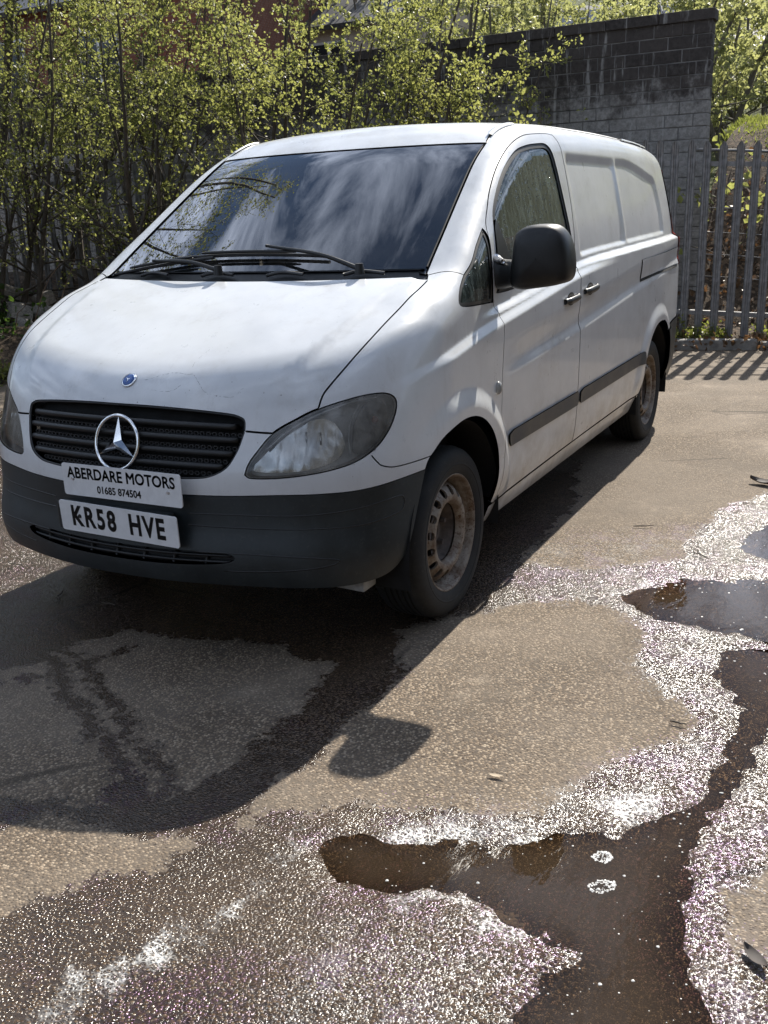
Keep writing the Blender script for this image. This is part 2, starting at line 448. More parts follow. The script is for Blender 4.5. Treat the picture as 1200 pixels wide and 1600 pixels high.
# water in the puddles: level sheets that meet the hollows of the tarmac
def water_mat():
    t = NT('puddle_water'); pos = t.pos()
    fr = t.n('ShaderNodeFresnel'); fr.inputs['IOR'].default_value = 1.33
    gl = t.n('ShaderNodeBsdfGlossy'); gl.inputs['Roughness'].default_value = .015
    tr = t.n('ShaderNodeBsdfTransparent'); tr.inputs[0].default_value = (.42, .33, .24, 1)
    df = t.n('ShaderNodeBsdfDiffuse'); df.inputs[0].default_value = (.062, .043, .027, 1)
    mp = t.n('ShaderNodeMapping'); mp.inputs['Scale'].default_value = (1, 2.2, 1); t.l(pos, mp.inputs[0])
    b = t.bump(t.noise(14, 3, .5, mp.outputs[0]), .05, .01)
    t.l(b, gl.inputs['Normal']); t.l(b, fr.inputs['Normal'])
    dep = t.n('ShaderNodeAttribute', attribute_name='depth', attribute_type='GEOMETRY').outputs['Fac']
    dep = t.math('ADD', dep, t.math('MULTIPLY', t.math('SUBTRACT', t.noise(9, 4, .6, pos), .5), .06))
    m1 = t.n('ShaderNodeMixShader'); t.l(t.rng(dep, -.03, .12, .0, .42), m1.inputs[0]); t.l(tr.outputs[0], m1.inputs[1]); t.l(df.outputs[0], m1.inputs[2])
    m2 = t.n('ShaderNodeMixShader'); t.l(fr.outputs[0], m2.inputs[0]); t.l(m1.outputs[0], m2.inputs[1]); t.l(gl.outputs[0], m2.inputs[2])
    return t.done(m2)
WATER = water_mat()
for poly in PUD:
    a = np.array(poly); 
    x0, y0 = a.min(0) - .12; x1, y1 = a.max(0) + .12
    # outline grown by 8 cm so that the shore is where the tarmac rises through the sheet
    c = a.mean(0)
    nx0 = int((x1 - x0) / .05) + 1; ny0 = int((y1 - y0) / .05) + 1
    XX, YY = np.meshgrid(np.linspace(x0, x1, nx0), np.linspace(y0, y1, ny0), indexing='ij')
    P = np.stack([XX.ravel(), YY.ravel()], 1); s_ = sdf(P, poly) > -.09
    I = np.arange(nx0 * ny0).reshape(nx0, ny0)
    qd = np.stack([I[:-1, :-1], I[1:, :-1], I[1:, 1:], I[:-1, 1:]], -1).reshape(-1, 4)
    qd = qd[s_[qd].all(1)]
    used = np.unique(qd); rm = -np.ones(len(P), int); rm[used] = np.arange(len(used))
    o = mesh_obj('puddle', [(p[0], p[1], -.0056) for p in P[used]], rm[qd], WATER)
    tag(o, kind='structure')
    at = o.data.attributes.new('depth', 'FLOAT', 'POINT'); at.data.foreach_set('value', sdf(P[used], poly).astype(np.float32))

# ------------------------------------------------------------------ van: master body surface (implicit), panels are cut from it
def spl(xs,ys):
    # natural cubic spline, linear extrapolation
    xs=np.array(xs,float);ys=np.array(ys,float)
    o=np.argsort(xs);xs=xs[o];ys=ys[o]
    n=len(xs);h=np.diff(xs)
    A=np.zeros((n,n));b=np.zeros(n);A[0,0]=A[-1,-1]=1
    for i in range(1,n-1):
        A[i,i-1]=h[i-1];A[i,i]=2*(h[i-1]+h[i]);A[i,i+1]=h[i]
        b[i]=6*((ys[i+1]-ys[i])/h[i]-(ys[i]-ys[i-1])/h[i-1])
    M=np.linalg.solve(A,b)
    def f(x):
        x=np.asarray(x,float)
        xc=np.clip(x,xs[0],xs[-1])
        i=np.clip(np.searchsorted(xs,xc)-1,0,n-2)
        H=h[i];a=(xs[i+1]-xc)/H;c=(xc-xs[i])/H
        y=a*ys[i]+c*ys[i+1]+((a**3-a)*M[i]+(c**3-c)*M[i+1])*H*H/6
        s0=(ys[1]-ys[0])/h[0]-h[0]*M[1]/6
        s1=(ys[-1]-ys[-2])/h[-1]+h[-1]*M[-2]/6
        return y+np.where(x<xs[0],(x-xs[0])*s0,0)+np.where(x>xs[-1],(x-xs[-1])*s1,0)
    return f
def lin(xs,ys):
    o=np.argsort(xs);xs=np.array(xs,float)[o];ys=np.array(ys,float)[o]
    return lambda x:np.interp(x,xs,ys)
def ss(a,b,x):
    t=np.clip((x-a)/(b-a),0,1);return t*t*(3-2*t)
def smax(a,b,k):
    h=np.maximum(k-np.abs(a-b),0)/k
    return np.maximum(a,b)+h*h*k*.25
BZ=spl([.12,.20,.28,.34,.40,.5,.6,.75,.9,1.0,1.1,1.2,1.3,1.4,1.5,1.6,1.7,1.8,1.9,2.05],
       [.70,.82,.885,.909,.926,.939,.945,.950,.952,.951,.949,.945,.938,.924,.905,.884,.861,.836,.808,.76])
CH=spl([.6,.487,.292,.078,-.159,-.473,-.97,-1.496,-2.013,-2.6],[.90,.928,.972,1.01,1.048,1.084,1.135,1.186,1.212,1.235])
BE=spl([.2,-.3,-.595,-.912,-1.547,-2.174,-2.748,-3.67],[1.10,1.115,1.135,1.165,1.226,1.248,1.26,1.277])
LO=spl([-.2,-.5,-.919,-1.534,-2.482,-3.673],[.84,.862,.89,.93,1.005,1.087])
def S(x,z):
    y=BZ(z)
    # shoulder character line (upper side inset), fading towards the rear
    d=ss(-.012,.03,z-CH(x))
    y=y-.020*d*(1-ss(1.5,2.3,-x))
    # belt ledge
    d2=ss(-.010,.022,z-BE(x))
    y=y-.021*d2*ss(.15,.5,-x)-.020*d2*ss(1.5,2.3,-x)
    # low crease with scoop above
    q=z-LO(x)
    sc=ss(-.005,.045,q)*(1-ss(.045,.16,q))
    y=y-.012*sc*ss(.35,.8,-x)
    # recessed blank window panels
    a=ss(1.60,1.66,-x)*(1-ss(3.48,3.56,-x-0.0-.28*(1.30-z)*ss(1.3,1.8,z)))
    b=ss(.03,.06,z-BE(x))*(1-ss(-.03,.03,z-(1.735-.10*ss(2.7,3.6,-x))))
    rib=1-.75*np.exp(-((x+2.52)/.035)**2)
    y=y-.014*a*b*rib
    # wheel arch flares
    for xc in (0.,-3.2):
        r=np.hypot(x-xc,z-.335)
        fl=ss(.40,.47,r)*0+ (1-ss(.475,.56,r))
        y=y+.020*fl*ss(.30,.5,z)
    y=y-.03*ss(3.2,4.0,-x)-.012*ss(-.1,.6,x)
    return y
Z0=spl([1.2,1.0,.9,.75,.6,.45,.25,.03],[.70,.83,.895,.985,1.06,1.125,1.203,1.277])
RF=spl([-.80,-.95,-1.1,-1.4,-1.8,-2.3,-3.0,-3.5,-3.95],[1.845,1.878,1.897,1.916,1.925,1.928,1.918,1.893,1.845])
def Zt(x,y):
    xe=x+.08*(np.abs(y)/.72)**2
    hood=Z0(x)-.018*(np.abs(y)/.75)**2-.03*(np.abs(y)/.75)**4*ss(.1,.7,x)
    # raised centre field of the bonnet, soft crease at its sides
    yc=np.interp(x,[-.1,.03,.215,.40,.516,.611,.70],[.70,.715,.69,.655,.615,.57,.52])
    hood=hood-.013*ss(-.025,.025,np.abs(y)-yc)*ss(-.02,.22,x)*(1-.5*ss(.55,.75,x))
    ws=1.245+(.06-xe)*.615
    ws=ws-.02*(np.clip(xe+.45,-.6,.6)**2-.2)
    rf=RF(xe)-.022*(np.abs(y)/.7)**2-.012*(np.abs(y)/.7)**4
    top=-smax(-ws,-rf,.10)
    # cowl: hood in front, screen behind
    dl=.002+.20*ss(.735,.80,np.abs(y))
    w=ss(.03-dl,.03+dl,xe)
    return hood*w+top*(1-w)
FX=spl([.1,.2,.3,.4,.46,.52,.6,.66,.72,.8,.9,1.0,1.1,1.3],[.70,.775,.838,.868,.862,.845,.835,.832,.825,.800,.768,.725,.67,.55])
PL=spl([-.25,0,.25,.49,.6,.69,.76,.82,.87,.91,.95,1.0],[.018,0,.018,.074,.112,.152,.197,.252,.322,.412,.56,.80])
def Fx(y,z):
    return FX(z)-PL(np.abs(y))*(1+.06*ss(.7,1.0,z))
def F(x,y,z):
    s=np.abs(y)-S(x,z)
    f=(x-Fx(y,z))*.85
    t=(z-Zt(x,y))*.87
    r=(-x-4.0+.10*ss(1.2,1.9,z))
    v=smax(s,t,.10+.03*ss(-.30,.25,x))
    v=smax(v,f,.07)
    v=smax(v,r,.14)
    return v
def hit(O,D,t0=0.,t1=6.,n=0):
    """first crossing from outside along unit-ish rays: guarded march, then bisection"""
    O=np.atleast_2d(O).astype(float);D=np.atleast_2d(D).astype(float)
    m=len(O);t=np.full(m,float(t0));prev=t.copy();hi=np.full(m,np.nan);act=np.arange(m)
    for _ in range(60):
        P=O[act]+D[act]*t[act][:,None];v=F(P[:,0],P[:,1],P[:,2])
        ins=v<=0
        hi[act[ins]]=t[act[ins]]
        out=act[~ins];vo=v[~ins]
        prev[out]=t[out]
        t[out]=t[out]+np.maximum(vo*.6,.012)
        act=out[t[out]<t1+.02]
        if len(act)==0: break
    lo=prev.copy();hi=np.where(np.isnan(hi),np.nan,hi)
    a=np.where(~np.isnan(hi))[0]
    for _ in range(16):
        mid=(lo[a]+hi[a])/2;P=O[a]+D[a]*mid[:,None];ins=F(P[:,0],P[:,1],P[:,2])<=0
        hi[a]=np.where(ins,mid,hi[a]);lo[a]=np.where(ins,lo[a],mid)
    return O+D*hi[:,None]


def gradF(P, h=6e-4):
    g = np.empty_like(P)
    for i in range(3):
        d = np.zeros(3); d[i] = h
        A = P + d; B = P - d
        g[:, i] = (F(A[:, 0], A[:, 1], A[:, 2]) - F(B[:, 0], B[:, 1], B[:, 2])) / (2 * h)
    n = np.linalg.norm(g, axis=1, keepdims=True)
    return g, n
def onF(P, it=12):
    P = np.array(P, float)
    for _ in range(it):
        g, n = gradF(P)
        P = P - (F(P[:, 0], P[:, 1], P[:, 2]) / np.maximum(n[:, 0], .2))[:, None] * g / n * .8
    return P
def curve(pts, n=6):
    """smooth curve through 3D points, laid on the body"""
    return onF(catmull(pts, n))
def mir(P):
    return np.array(P, float)[::-1] * np.array([1, -1, 1])
def resample(P, step):
    P = np.array(P, float); Q = np.vstack([P, P[:1]])
    d = np.linalg.norm(np.diff(Q, axis=0), axis=1)
    keep = d > 1e-6
    out = []
    for i in range(len(P)):
        if not keep[i]: continue
        k = max(1, int(math.ceil(d[i] / step)))
        for j in range(k): out.append(Q[i] + (Q[i + 1] - Q[i]) * j / k)
    return np.array(out)
def inside(pts, poly):
    if len(pts) == 0: return np.zeros(0, bool)
    a = poly; b = np.roll(poly, -1, 0); r = np.zeros(len(pts), bool)
    dy = np.where(b[:, 1] == a[:, 1], 1e-12, b[:, 1] - a[:, 1]); sl = (b[:, 0] - a[:, 0]) / dy
    for i in range(0, len(pts), 4000):
        x = pts[i:i + 4000, 0][:, None]; y = pts[i:i + 4000, 1][:, None]
        c = (a[:, 1] > y) != (b[:, 1] > y)
        r[i:i + 4000] = ((c & (x < sl * (y - a[:, 1]) + a[:, 0])).sum(1) % 2) == 1
    return r
def dist_poly(pts, poly):
    """distance to the (densely sampled) outline's vertices"""
    d = np.empty(len(pts))
    for i in range(0, len(pts), 4000):
        q = pts[i:i + 4000]
        d[i:i + 4000] = np.sqrt(np.min((q[:, :1] - poly[:, 0]) ** 2 + (q[:, 1:] - poly[:, 1]) ** 2, 1))
    return d
def inset(poly, g):
    a = np.roll(poly, 1, 0); b = np.roll(poly, -1, 0)
    e1 = poly - a; e2 = b - poly
    n1 = np.stack([-e1[:, 1], e1[:, 0]], 1); n2 = np.stack([-e2[:, 1], e2[:, 0]], 1)
    n1 /= np.maximum(np.linalg.norm(n1, axis=1, keepdims=True), 1e-9)
    n2 /= np.maximum(np.linalg.norm(n2, axis=1, keepdims=True), 1e-9)
    n = n1 + n2; L = np.linalg.norm(n, axis=1, keepdims=True); n /= np.maximum(L, .5)
    area = .5 * np.sum(poly[:, 0] * b[:, 1] - b[:, 0] * poly[:, 1])
    return poly + n * g * (1 if area > 0 else -1)
def panel(name, outline, d, mat, parent, step=(.02, .02), gap=.002, lip=.012, off=0.0, holes=(), mirror=False, far=1.2, dome=0.0):
    d = np.array(d, float); d /= np.linalg.norm(d)
    up = np.array([0, 0, 1.]) if abs(d[2]) < .9 else np.array([1., 0, 0])
    e1 = np.cross(up, d); e1 /= np.linalg.norm(e1); e2 = np.cross(d, e1)
    def to2(P): return np.stack([P @ e1, P @ e2], 1)
    def solve(q, ref):
        O = q[:, :1] * e1 + q[:, 1:] * e2 + d * ref[:, None]
        # start outside, march inwards
        P = hit(O + d * .35, -d[None].repeat(len(q), 0), 0., far, 200)
        bad = np.isnan(P[:, 0])
        if bad.any(): P[bad] = onF(O[bad])
        return P
    O3 = resample(np.array(outline, float), min(step) * 1.2)
    o2 = inset(to2(O3), gap)
    H3 = [resample(np.array(h, float), min(step) * 1.2) for h in holes]
    h2 = [inset(to2(h), -gap) for h in H3]
    lo, hi_ = o2.min(0), o2.max(0)
    gx = np.arange(lo[0], hi_[0], step[0]); gy = np.arange(lo[1], hi_[1], step[1])
    G = np.stack(np.meshgrid(gx, gy), -1).reshape(-1, 2)
    G = G + (np.arange(len(G)) % 2)[:, None] * np.array([1e-4, 0])
    m = inside(G, o2)
    for h in h2: m &= ~inside(G, h)
    G = G[m]
    if len(G):
        k = dist_poly(G, o2) > min(step) * .45
        for h in h2: k &= dist_poly(G, h) > min(step) * .45
        G = G[k]
    loops = [o2] + h2; vs_ = []; es = []
    for lp in loops:
        b = len(vs_); vs_ += [Vector(v) for v in lp]
        es += [(b + i, b + (i + 1) % len(lp)) for i in range(len(lp))]
    vs_ += [Vector(v) for v in G]
    V, E_, T, *_ = delaunay_2d_cdt(vs_, es, [], 0, 1e-6)
    V2 = np.array([tuple(v) for v in V]); T = np.array([t for t in T if len(t) == 3])
    cen = V2[T].mean(1)
    m = inside(cen, o2)
    for h in h2: m &= ~inside(cen, h)
    T = T[m]
    # reference depth along d: nearest outline depth
    allref = np.concatenate([(O3 @ d)] + [(h @ d) for h in H3]); al2 = np.concatenate(loops)
    def refd(q):
        return np.full(len(q), allref.max())
    def solve_all(q):
        return solve(q, refd(q))
    far = max(far, .35 + (allref.max() - allref.min()) + .5)
    P = solve_all(V2)
    g, n = gradF(P); N = g / n
    P = P - N * off
    if dome:
        P = P + N * (dome * (1 - np.exp(-dist_poly(V2, o2) / .012)))[:, None]
    # winding
    a, b, c = P[T[:, 0]], P[T[:, 1]], P[T[:, 2]]
    fn = np.cross(b - a, c - a)
    flip = (fn * (N[T[:, 0]])).sum(1) < 0
    T[flip] = T[flip][:, ::-1]
    verts = [P]; norms = [N]; faces = [T]; base = len(P)
    if lip:
        for li, lp in enumerate(loops):
            A = solve_all(lp); gA, nA = gradF(A); NA = gA / nA; A = A - NA * off
            B = A - NA * lip
            tan = np.roll(A, -1, 0) - np.roll(A, 1, 0)
            out = np.cross(tan, NA); out /= np.maximum(np.linalg.norm(out, axis=1, keepdims=True), 1e-9)
            cen = (A.mean(0))
            area = .5 * np.sum(lp[:, 0] * np.roll(lp[:, 1], -1) - np.roll(lp[:, 0], -1) * lp[:, 1])
            sg = 1 if area > 0 else -1
            if li > 0: sg = -sg
            nn = out * sg
            # rounded edge: first ring shares tilted normal
            k = len(lp)
            verts += [A, B]; norms += [(nn + NA) / np.linalg.norm(nn + NA, axis=1, keepdims=True), nn]
            f = []
            for i in range(k):
                j = (i + 1) % k
                q = (base + i, base + j, base + k + j, base + k + i)
                f.append(q if sg > 0 else q[::-1])
            faces.append(np.array(f)); base += 2 * k
    VV = np.vstack(verts); NN = np.vstack(norms)
    FF = [tuple(int(i) for i in t) for fs in faces for t in fs]
    def make(V_, N_, F_):
        me = bpy.data.meshes.new(name)
        me.from_pydata(V_.tolist(), [], F_)
        me.materials.append(mat)
        me.polygons.foreach_set('use_smooth', [True] * len(me.polygons))
        me.update()
        me.normals_split_custom_set_from_vertices(N_.tolist())
        o = bpy.data.objects.new(name, me)
        return link(o, parent)
    o = make(VV, NN, FF)
    if mirror:
        s = np.array([1, -1, 1.])
        o2_ = make(VV * s, NN * s, [f[::-1] for f in FF])
        return o, o2_
    return o
def hitdir(P, d, off=0.0):
    """points near the body pushed onto it along d, plus offset outwards"""
    P = np.atleast_2d(np.array(P, float)); d = np.array(d, float); d /= np.linalg.norm(d)
    Q = hit(P + d * .5, -d[None].repeat(len(P), 0), 0, 1.5, 300)
    g, n = gradF(Q)
    return Q + g / n * off, g / n

# ------------------------------------------------------------------ van: materials
def paint_mat():
    t = NT('white_van_paint'); v = t.coord()
    sep = t.n('ShaderNodeSeparateXYZ'); t.l(v, sep.inputs[0])
    n1 = t.noise(2.3, 6, .65, v); n2 = t.noise(38, 5, .6, v); n3 = t.noise(160, 2, .5, v)
    base = t.mix(t.rng(n1, .3, .7), (.57, .585, .60), (.66, .675, .685))
    # road grime: brown film thickest on the sills, plus specks
    zf = t.rng(sep.outputs[2], .28, .80, 1.0, 0.0)
    g = t.math('MULTIPLY', zf, t.rng(t.noise(7, 6, .7, v), .30, .75))
    base = t.mix(t.math('MULTIPLY', g, .70), base, (.23, .19, .15))
    stv = t.n('ShaderNodeMapping'); stv.inputs['Scale'].default_value = (9, 9, .9); t.l(v, stv.inputs[0])
    streak = t.rng(t.noise(2.0, 5, .7, stv.outputs[0]), .54, .80)
    base = t.mix(t.math('MULTIPLY', streak, .26), base, (.33, .31, .28))
    sp = t.rng(n3, .70, .76)
    sp = t.math('MULTIPLY', sp, t.rng(n2, .50, .68))
    base = t.mix(t.math('MULTIPLY', sp, .65), base, (.16, .14, .12))
    bl = t.math('MULTIPLY', t.rng(t.noise(3.6, 7, .75, v), .50, .72), .42)
    base = t.mix(bl, base, (.40, .385, .36))
    chip = t.math('MULTIPLY', t.rng(t.voro(30, v), .10, .06, 0, 1), t.rng(sep.outputs[0], .35, .72))
    chip = t.math('MULTIPLY', chip, t.rng(t.noise(17, 4, .6, v), .50, .60))
    base = t.mix(t.math('MULTIPLY', chip, .7), base, (.12, .10, .09))
    rough = t.rng(t.noise(11, 6, .7, v), .25, .8, .26, .46)
    nrm = t.bump(t.noise(5.5, 3, .5, v), .05, .01)
    nrm = t.bump(t.noise(260, 2, .5, v), .02, .001, nrm)
    return t.done(t.bsdf(base, rough, 0.0, .45, nrm, **{'Coat Weight': .55, 'Coat Roughness': .09}))
PAINT = paint_mat()
def plastic_mat(name, col, rough=.55, grime=.3):
    t = NT(name); v = t.coord()
    n1 = t.noise(5, 6, .65, v); n2 = t.noise(70, 4, .6, v)
    c = t.mix(t.rng(n1, .3, .75), col, tuple(x * 1.6 + .008 for x in col))
    c = t.mix(t.math('MULTIPLY', t.rng(n2, .55, .75), grime), c, (.13, .12, .105))
    nrm = t.bump(t.noise(420, 2, .5, v), .12, .001)
    return t.done(t.bsdf(c, t.rng(n1, .2, .8, rough - .1, rough + .12), 0, .45, nrm))
BUMPER = plastic_mat('dark_bumper_plastic', (.010, .014, .0155), .44, .14)
TRIM = plastic_mat('black_trim_plastic', (.005, .0055, .006), .42, .05)
STRIPM = plastic_mat('grey_rub_strip', (.035, .035, .036), .5, .35)
BLACK = simple('black_void', (.004, .004, .004), .9, var=.2)
RUBBER = simple('rubber_seal', (.012, .012, .013), .55, var=.3, scale=60)
CABIN = simple('cabin_dark_plastic', (.014, .015, .017), .7, var=.25, scale=18, bump=.1)
SEATF = simple('grey_seat_cloth', (.030, .033, .040), .95, var=.3, scale=90, bump=.3)
CHROME = simple('chrome', (.78, .79, .80), .12, 1.0, var=.06, scale=40)
SILVER = simple('lamp_reflector', (.68, .685, .70), .24, .85, var=.1, scale=25)
def glass_mat(name, tint, haze=0.0, rough=0.0, ior=1.5, drops=False, refl=1.0):
    t = NT(name); v = t.coord()
    fr = t.n('ShaderNodeFresnel'); fr.inputs['IOR'].default_value = ior
    tr = t.n('ShaderNodeBsdfTransparent'); tr.inputs[0].default_value = (*tint, 1)
    gl = t.n('ShaderNodeBsdfGlossy'); gl.inputs['Color'].default_value = (.98, .98, 1, 1)
    gl.inputs['Roughness'].default_value = rough
    df = t.n('ShaderNodeBsdfDiffuse'); df.inputs[0].default_value = (.50, .50, .48, 1)
    if drops:
        vv = t.voro(46, v); dn = t.rng(t.noise(4.5, 5, .7, v), .40, .62)
        dr = t.math('MULTIPLY', t.rng(vv, .30, .16, 0, 1), dn)
        stm = t.n('ShaderNodeMapping'); stm.inputs['Scale'].default_value = (26, 26, 2.2); t.l(v, stm.inputs[0])
        stn = t.rng(t.noise(1.6, 5, .65, stm.outputs[0]), .40, .70)
        b = t.bump(dr, .9, .006)
        t.l(b, gl.inputs['Normal']); t.l(b, fr.inputs['Normal'])
        df.inputs[0].default_value = (.23, .29, .27, 1)
        hz = t.math('ADD', t.math('MULTIPLY', stn, .30), t.math('MULTIPLY', dr, .25))
        hz = t.math('ADD', hz, haze, clamp=True)
    else:
        hz = t.math('MULTIPLY', t.rng(t.noise(3.2, 6, .7, v), .3, .8), haze * 2, clamp=True)
    m1 = t.n('ShaderNodeMixShader'); t.l(hz, m1.inputs[0]); t.l(tr.outputs[0], m1.inputs[1]); t.l(df.outputs[0], m1.inputs[2])
    m2 = t.n('ShaderNodeMixShader'); t.l(t.math('MULTIPLY', fr.outputs[0], refl, clamp=True), m2.inputs[0])
    t.l(m1.outputs[0], m2.inputs[1]); t.l(gl.outputs[0], m2.inputs[2])
    return t.done(m2)
GLASS = glass_mat('windscreen_glass', (.46, .52, .51), .02, 0.0, 1.52, refl=2.0)
SIDEGLASS = glass_mat('wet_side_glass', (.34, .40, .38), .10, .02, 1.5, drops=True)
LENS = glass_mat('hazed_lamp_lens', (.84, .84, .82), .27, .10, 1.45)
TYREM = None
def tyre_mat():
    t = NT('tyre_rubber'); v = t.coord()
    n1 = t.noise(9, 6, .7, v); n2 = t.noise(60, 4, .6, v)
    c = t.mix(t.rng(n1, .35, .75), (.009, .010, .011), (.020, .020, .019))
    c = t.mix(t.math('MULTIPLY', t.rng(n2, .60, .74), .35), c, (.075, .065, .055))
    return t.done(t.bsdf(c, .75, 0, .4, t.bump(n2, .15, .002)))
TYREM = tyre_mat()
def rim_mat():
    t = NT('rusty_steel_rim'); v = t.coord()
    n1 = t.noise(16, 7, .7, v); n2 = t.noise(85, 4, .65, v)
    c = t.mix(t.rng(n1, .38, .62), (.25, .22, .185), (.125, .088, .060))
    ru = t.math('MULTIPLY', t.rng(n2, .50, .64), t.rng(t.noise(7, 5, .6, v), .36, .60))
    c = t.mix(ru, c, (.075, .034, .016))
    return t.done(t.bsdf(c, .55, .25, .4, t.bump(n2, .25, .002)))
RIMM = rim_mat()
RUSTD = simple('rusty_hub', (.085, .070, .062), .75, .2, var=.45, scale=22, bump=.2)
WHITEPL = simple('plate_white', (.72, .73, .74), .35, var=.06, scale=20)
PLATEBLK = simple('plate_black', (.012, .012, .012), .45, var=.2)
BLUE = simple('badge_blue', (.035, .09, .26), .25, .3, var=.2, scale=80)
REDL = simple('red_lamp', (.42, .02, .015), .15, var=.15)
AMBER = simple('amber_bulb', (.30, .10, .05), .3, var=.15)
GREYMET = simple('grey_chassis_metal', (.34, .345, .34), .6, .2, var=.2)

# ------------------------------------------------------------------ van: body
van = thing('panel_van', 'dirty white panel van with dark bumper parked on the wet tarmac', 'van')

C_HG = curve([(.597, .700, .912), (.575, .708, .954), (.548, .722, .983), (.490, .748, 1.033), (.391, .775, 1.099), (.281, .787, 1.151), (.161, .797, 1.202), (.053, .800, 1.246), (-.048, .795, 1.269)])
HLP = [(.750, .499, .712), (.738, .509, .747), (.719, .529, .781), (.682, .574, .840), (.640, .641, .882), (.597, .700, .912), (.511, .797, .942), (.444, .850, .946), (.409, .874, .933), (.399, .884, .908), (.416, .885, .868), (.454, .876, .819), (.506, .856, .775), (.568, .819, .742), (.620, .769, .724), (.673, .693, .710), (.716, .602, .701), (.744, .521, .701)]
C_HL = curve(HLP + HLP[:1], 6)
def hl(i, j): return C_HL[i * 6: j * 6 + 1]
C_FG = curve([(.713, .484, .848), (.697, .532, .843), (.682, .574, .840)])
C_GT = curve([(.755, 0, .918), (.747, .218, .916), (.716, .42, .902), (.706, .462, .893)])
C_GC = curve([(.706, .462, .893), (.702, .480, .880), (.713, .485, .848)], 6)
C_GS = curve([(.713, .485, .848), (.719, .482, .835), (.738, .467, .784), (.764, .437, .733), (.784, .381, .704), (.80, .314, .696), (.822, .2, .694), (.828, 0, .693)])
def hood_rear(n=40, xe=.036):
    ys = np.linspace(.798, -.798, n)
    xs = xe - .08 * (np.abs(ys) / .72) ** 2
    return np.stack([xs, ys, 1.27 + 0 * ys], 1)
def half_closed(C):  # C runs from centre / start to end on the left side; returns the mirrored continuation
    return mir(C)
# bonnet
Lh = np.vstack([C_GT, C_GC, C_FG, hl(3, 5), C_HG])
hood = panel('hood', np.vstack([Lh, hood_rear(), mir(Lh)[:-1]]), (.35, 0, 1), PAINT, van, (.02, .02), .003, .018, far=2.0)
# front fascia (painted upper bumper between grille, lamps and dark bumper)
C_SEAM = curve([(.527, .849, .757), (.512, .864, .730), (.496, .874, .714), (.451, .895, .701), (.36, .925, .699), (.270, .945, .700)])
ARCH = [(.270, .945, .700), (.19, .95, .745), (.094, .95, .773), (.0, .95, .781), (-.10, .95, .768), (-.19, .95, .732), (-.265, .95, .675), (-.318, .945, .60), (-.342, .94, .52), (-.350, .93, .44), (-.352, .915, .355)]
C_ARCH = curve(ARCH)
C_DE = curve([(.300, .938, .660), (.414, .910, .656), (.568, .831, .646), (.651, .739, .645), (.720, .601, .645), (.771, .450, .641), (.808, .290, .640), (.829, .12, .640), (.835, 0, .640)])
Lf = np.vstack([C_GS[::-1][:-1] * 1.0, ])
fa = np.vstack([C_GS[::-1], C_FG[1:], hl(0, 3)[::-1][1:], C_HL[::-1][0:0], ])
# lower lamp edge runs from tip (index 0) backwards along the bottom to the seam (between 11 and 12)
low = np.vstack([C_HL[12 * 6 - 1: 18 * 6 + 1]])[::-1]
fa = np.vstack([C_GS[::-1], C_FG[1:], hl(0, 3)[::-1][1:], low[1:], C_SEAM[1:], C_DE])
panel('front_fascia', np.vstack([fa, mir(fa)[1:-1]]), (1, 0, .02), PAINT, van, (.018, .018), .0018, .012, far=2.0)
# fenders
C_FRONTGLASS = curve([(-.400, .909, 1.160), (-.25, .92, 1.166), (-.11, .922, 1.172), (-.060, .925, 1.182), (-.062, .918, 1.205), (-.105, .905, 1.245), (-.165, .89, 1.280)])
C_PSEAM = curve([(-.165, .89, 1.280), (-.13, .83, 1.288), (-.095, .778, 1.278)])
C_DF = curve([(-.405, .92, .345), (-.402, .935, .50), (-.402, .952, .839), (-.420, .948, .98), (-.430, .941, 1.087), (-.415, .91, 1.158)])
fd = np.vstack([C_HG[::-1], hl(5, 11)[1:], C_HL[11 * 6 + 1: 12 * 6], C_SEAM[:], C_ARCH[1:], onF([(-.40, .91, .340)]), C_DF, C_FRONTGLASS[1:], C_PSEAM[1:]])
fenders = panel('front_fender', fd, (.42, .82, .38), PAINT, van, (.012, .008), .002, .014, mirror=True, far=2.0)
# quarter glass
C_QT = curve([(-.165, .89, 1.280), (-.239, .887, 1.318), (-.33, .865, 1.372), (-.430, .85, 1.432)])
C_QR = curve([(-.430, .85, 1.432), (-.425, .88, 1.33), (-.418, .90, 1.24), (-.405, .909, 1.164)])
qg = np.vstack([C_FRONTGLASS, C_QT[1:], C_QR[1:-1]])
panel('quarter_glass', qg, (0, 1, .2), SIDEGLASS, van, (.02, .02), .012, 0, off=.006, mirror=True)
def ring(name, outer, w, d, mat, parent, step, gap, lip, off, mirror=True):
    """frame of width w just inside a closed outline"""
    dd = np.array(d, float) / np.linalg.norm(d)
    up = np.array([0, 0, 1.]) if abs(dd[2]) < .9 else np.array([1., 0, 0])
    e1 = np.cross(up, dd); e1 /= np.linalg.norm(e1); e2 = np.cross(dd, e1)
    O = resample(np.array(outer, float), .012)
    q = np.stack([O @ e1, O @ e2], 1); qi = inset(q, w)
    inner = qi[:, :1] * e1 + qi[:, 1:] * e2 + dd * (O @ dd)[:, None]
    inner = onF(inner, 6)
    return panel(name, O, d, mat, parent, step, gap, lip, off, holes=[inner], mirror=mirror)
ring('quarter_glass_seal', qg, .016, (0, 1, .2), RUBBER, van, (.02, .02), .002, .012, .003)
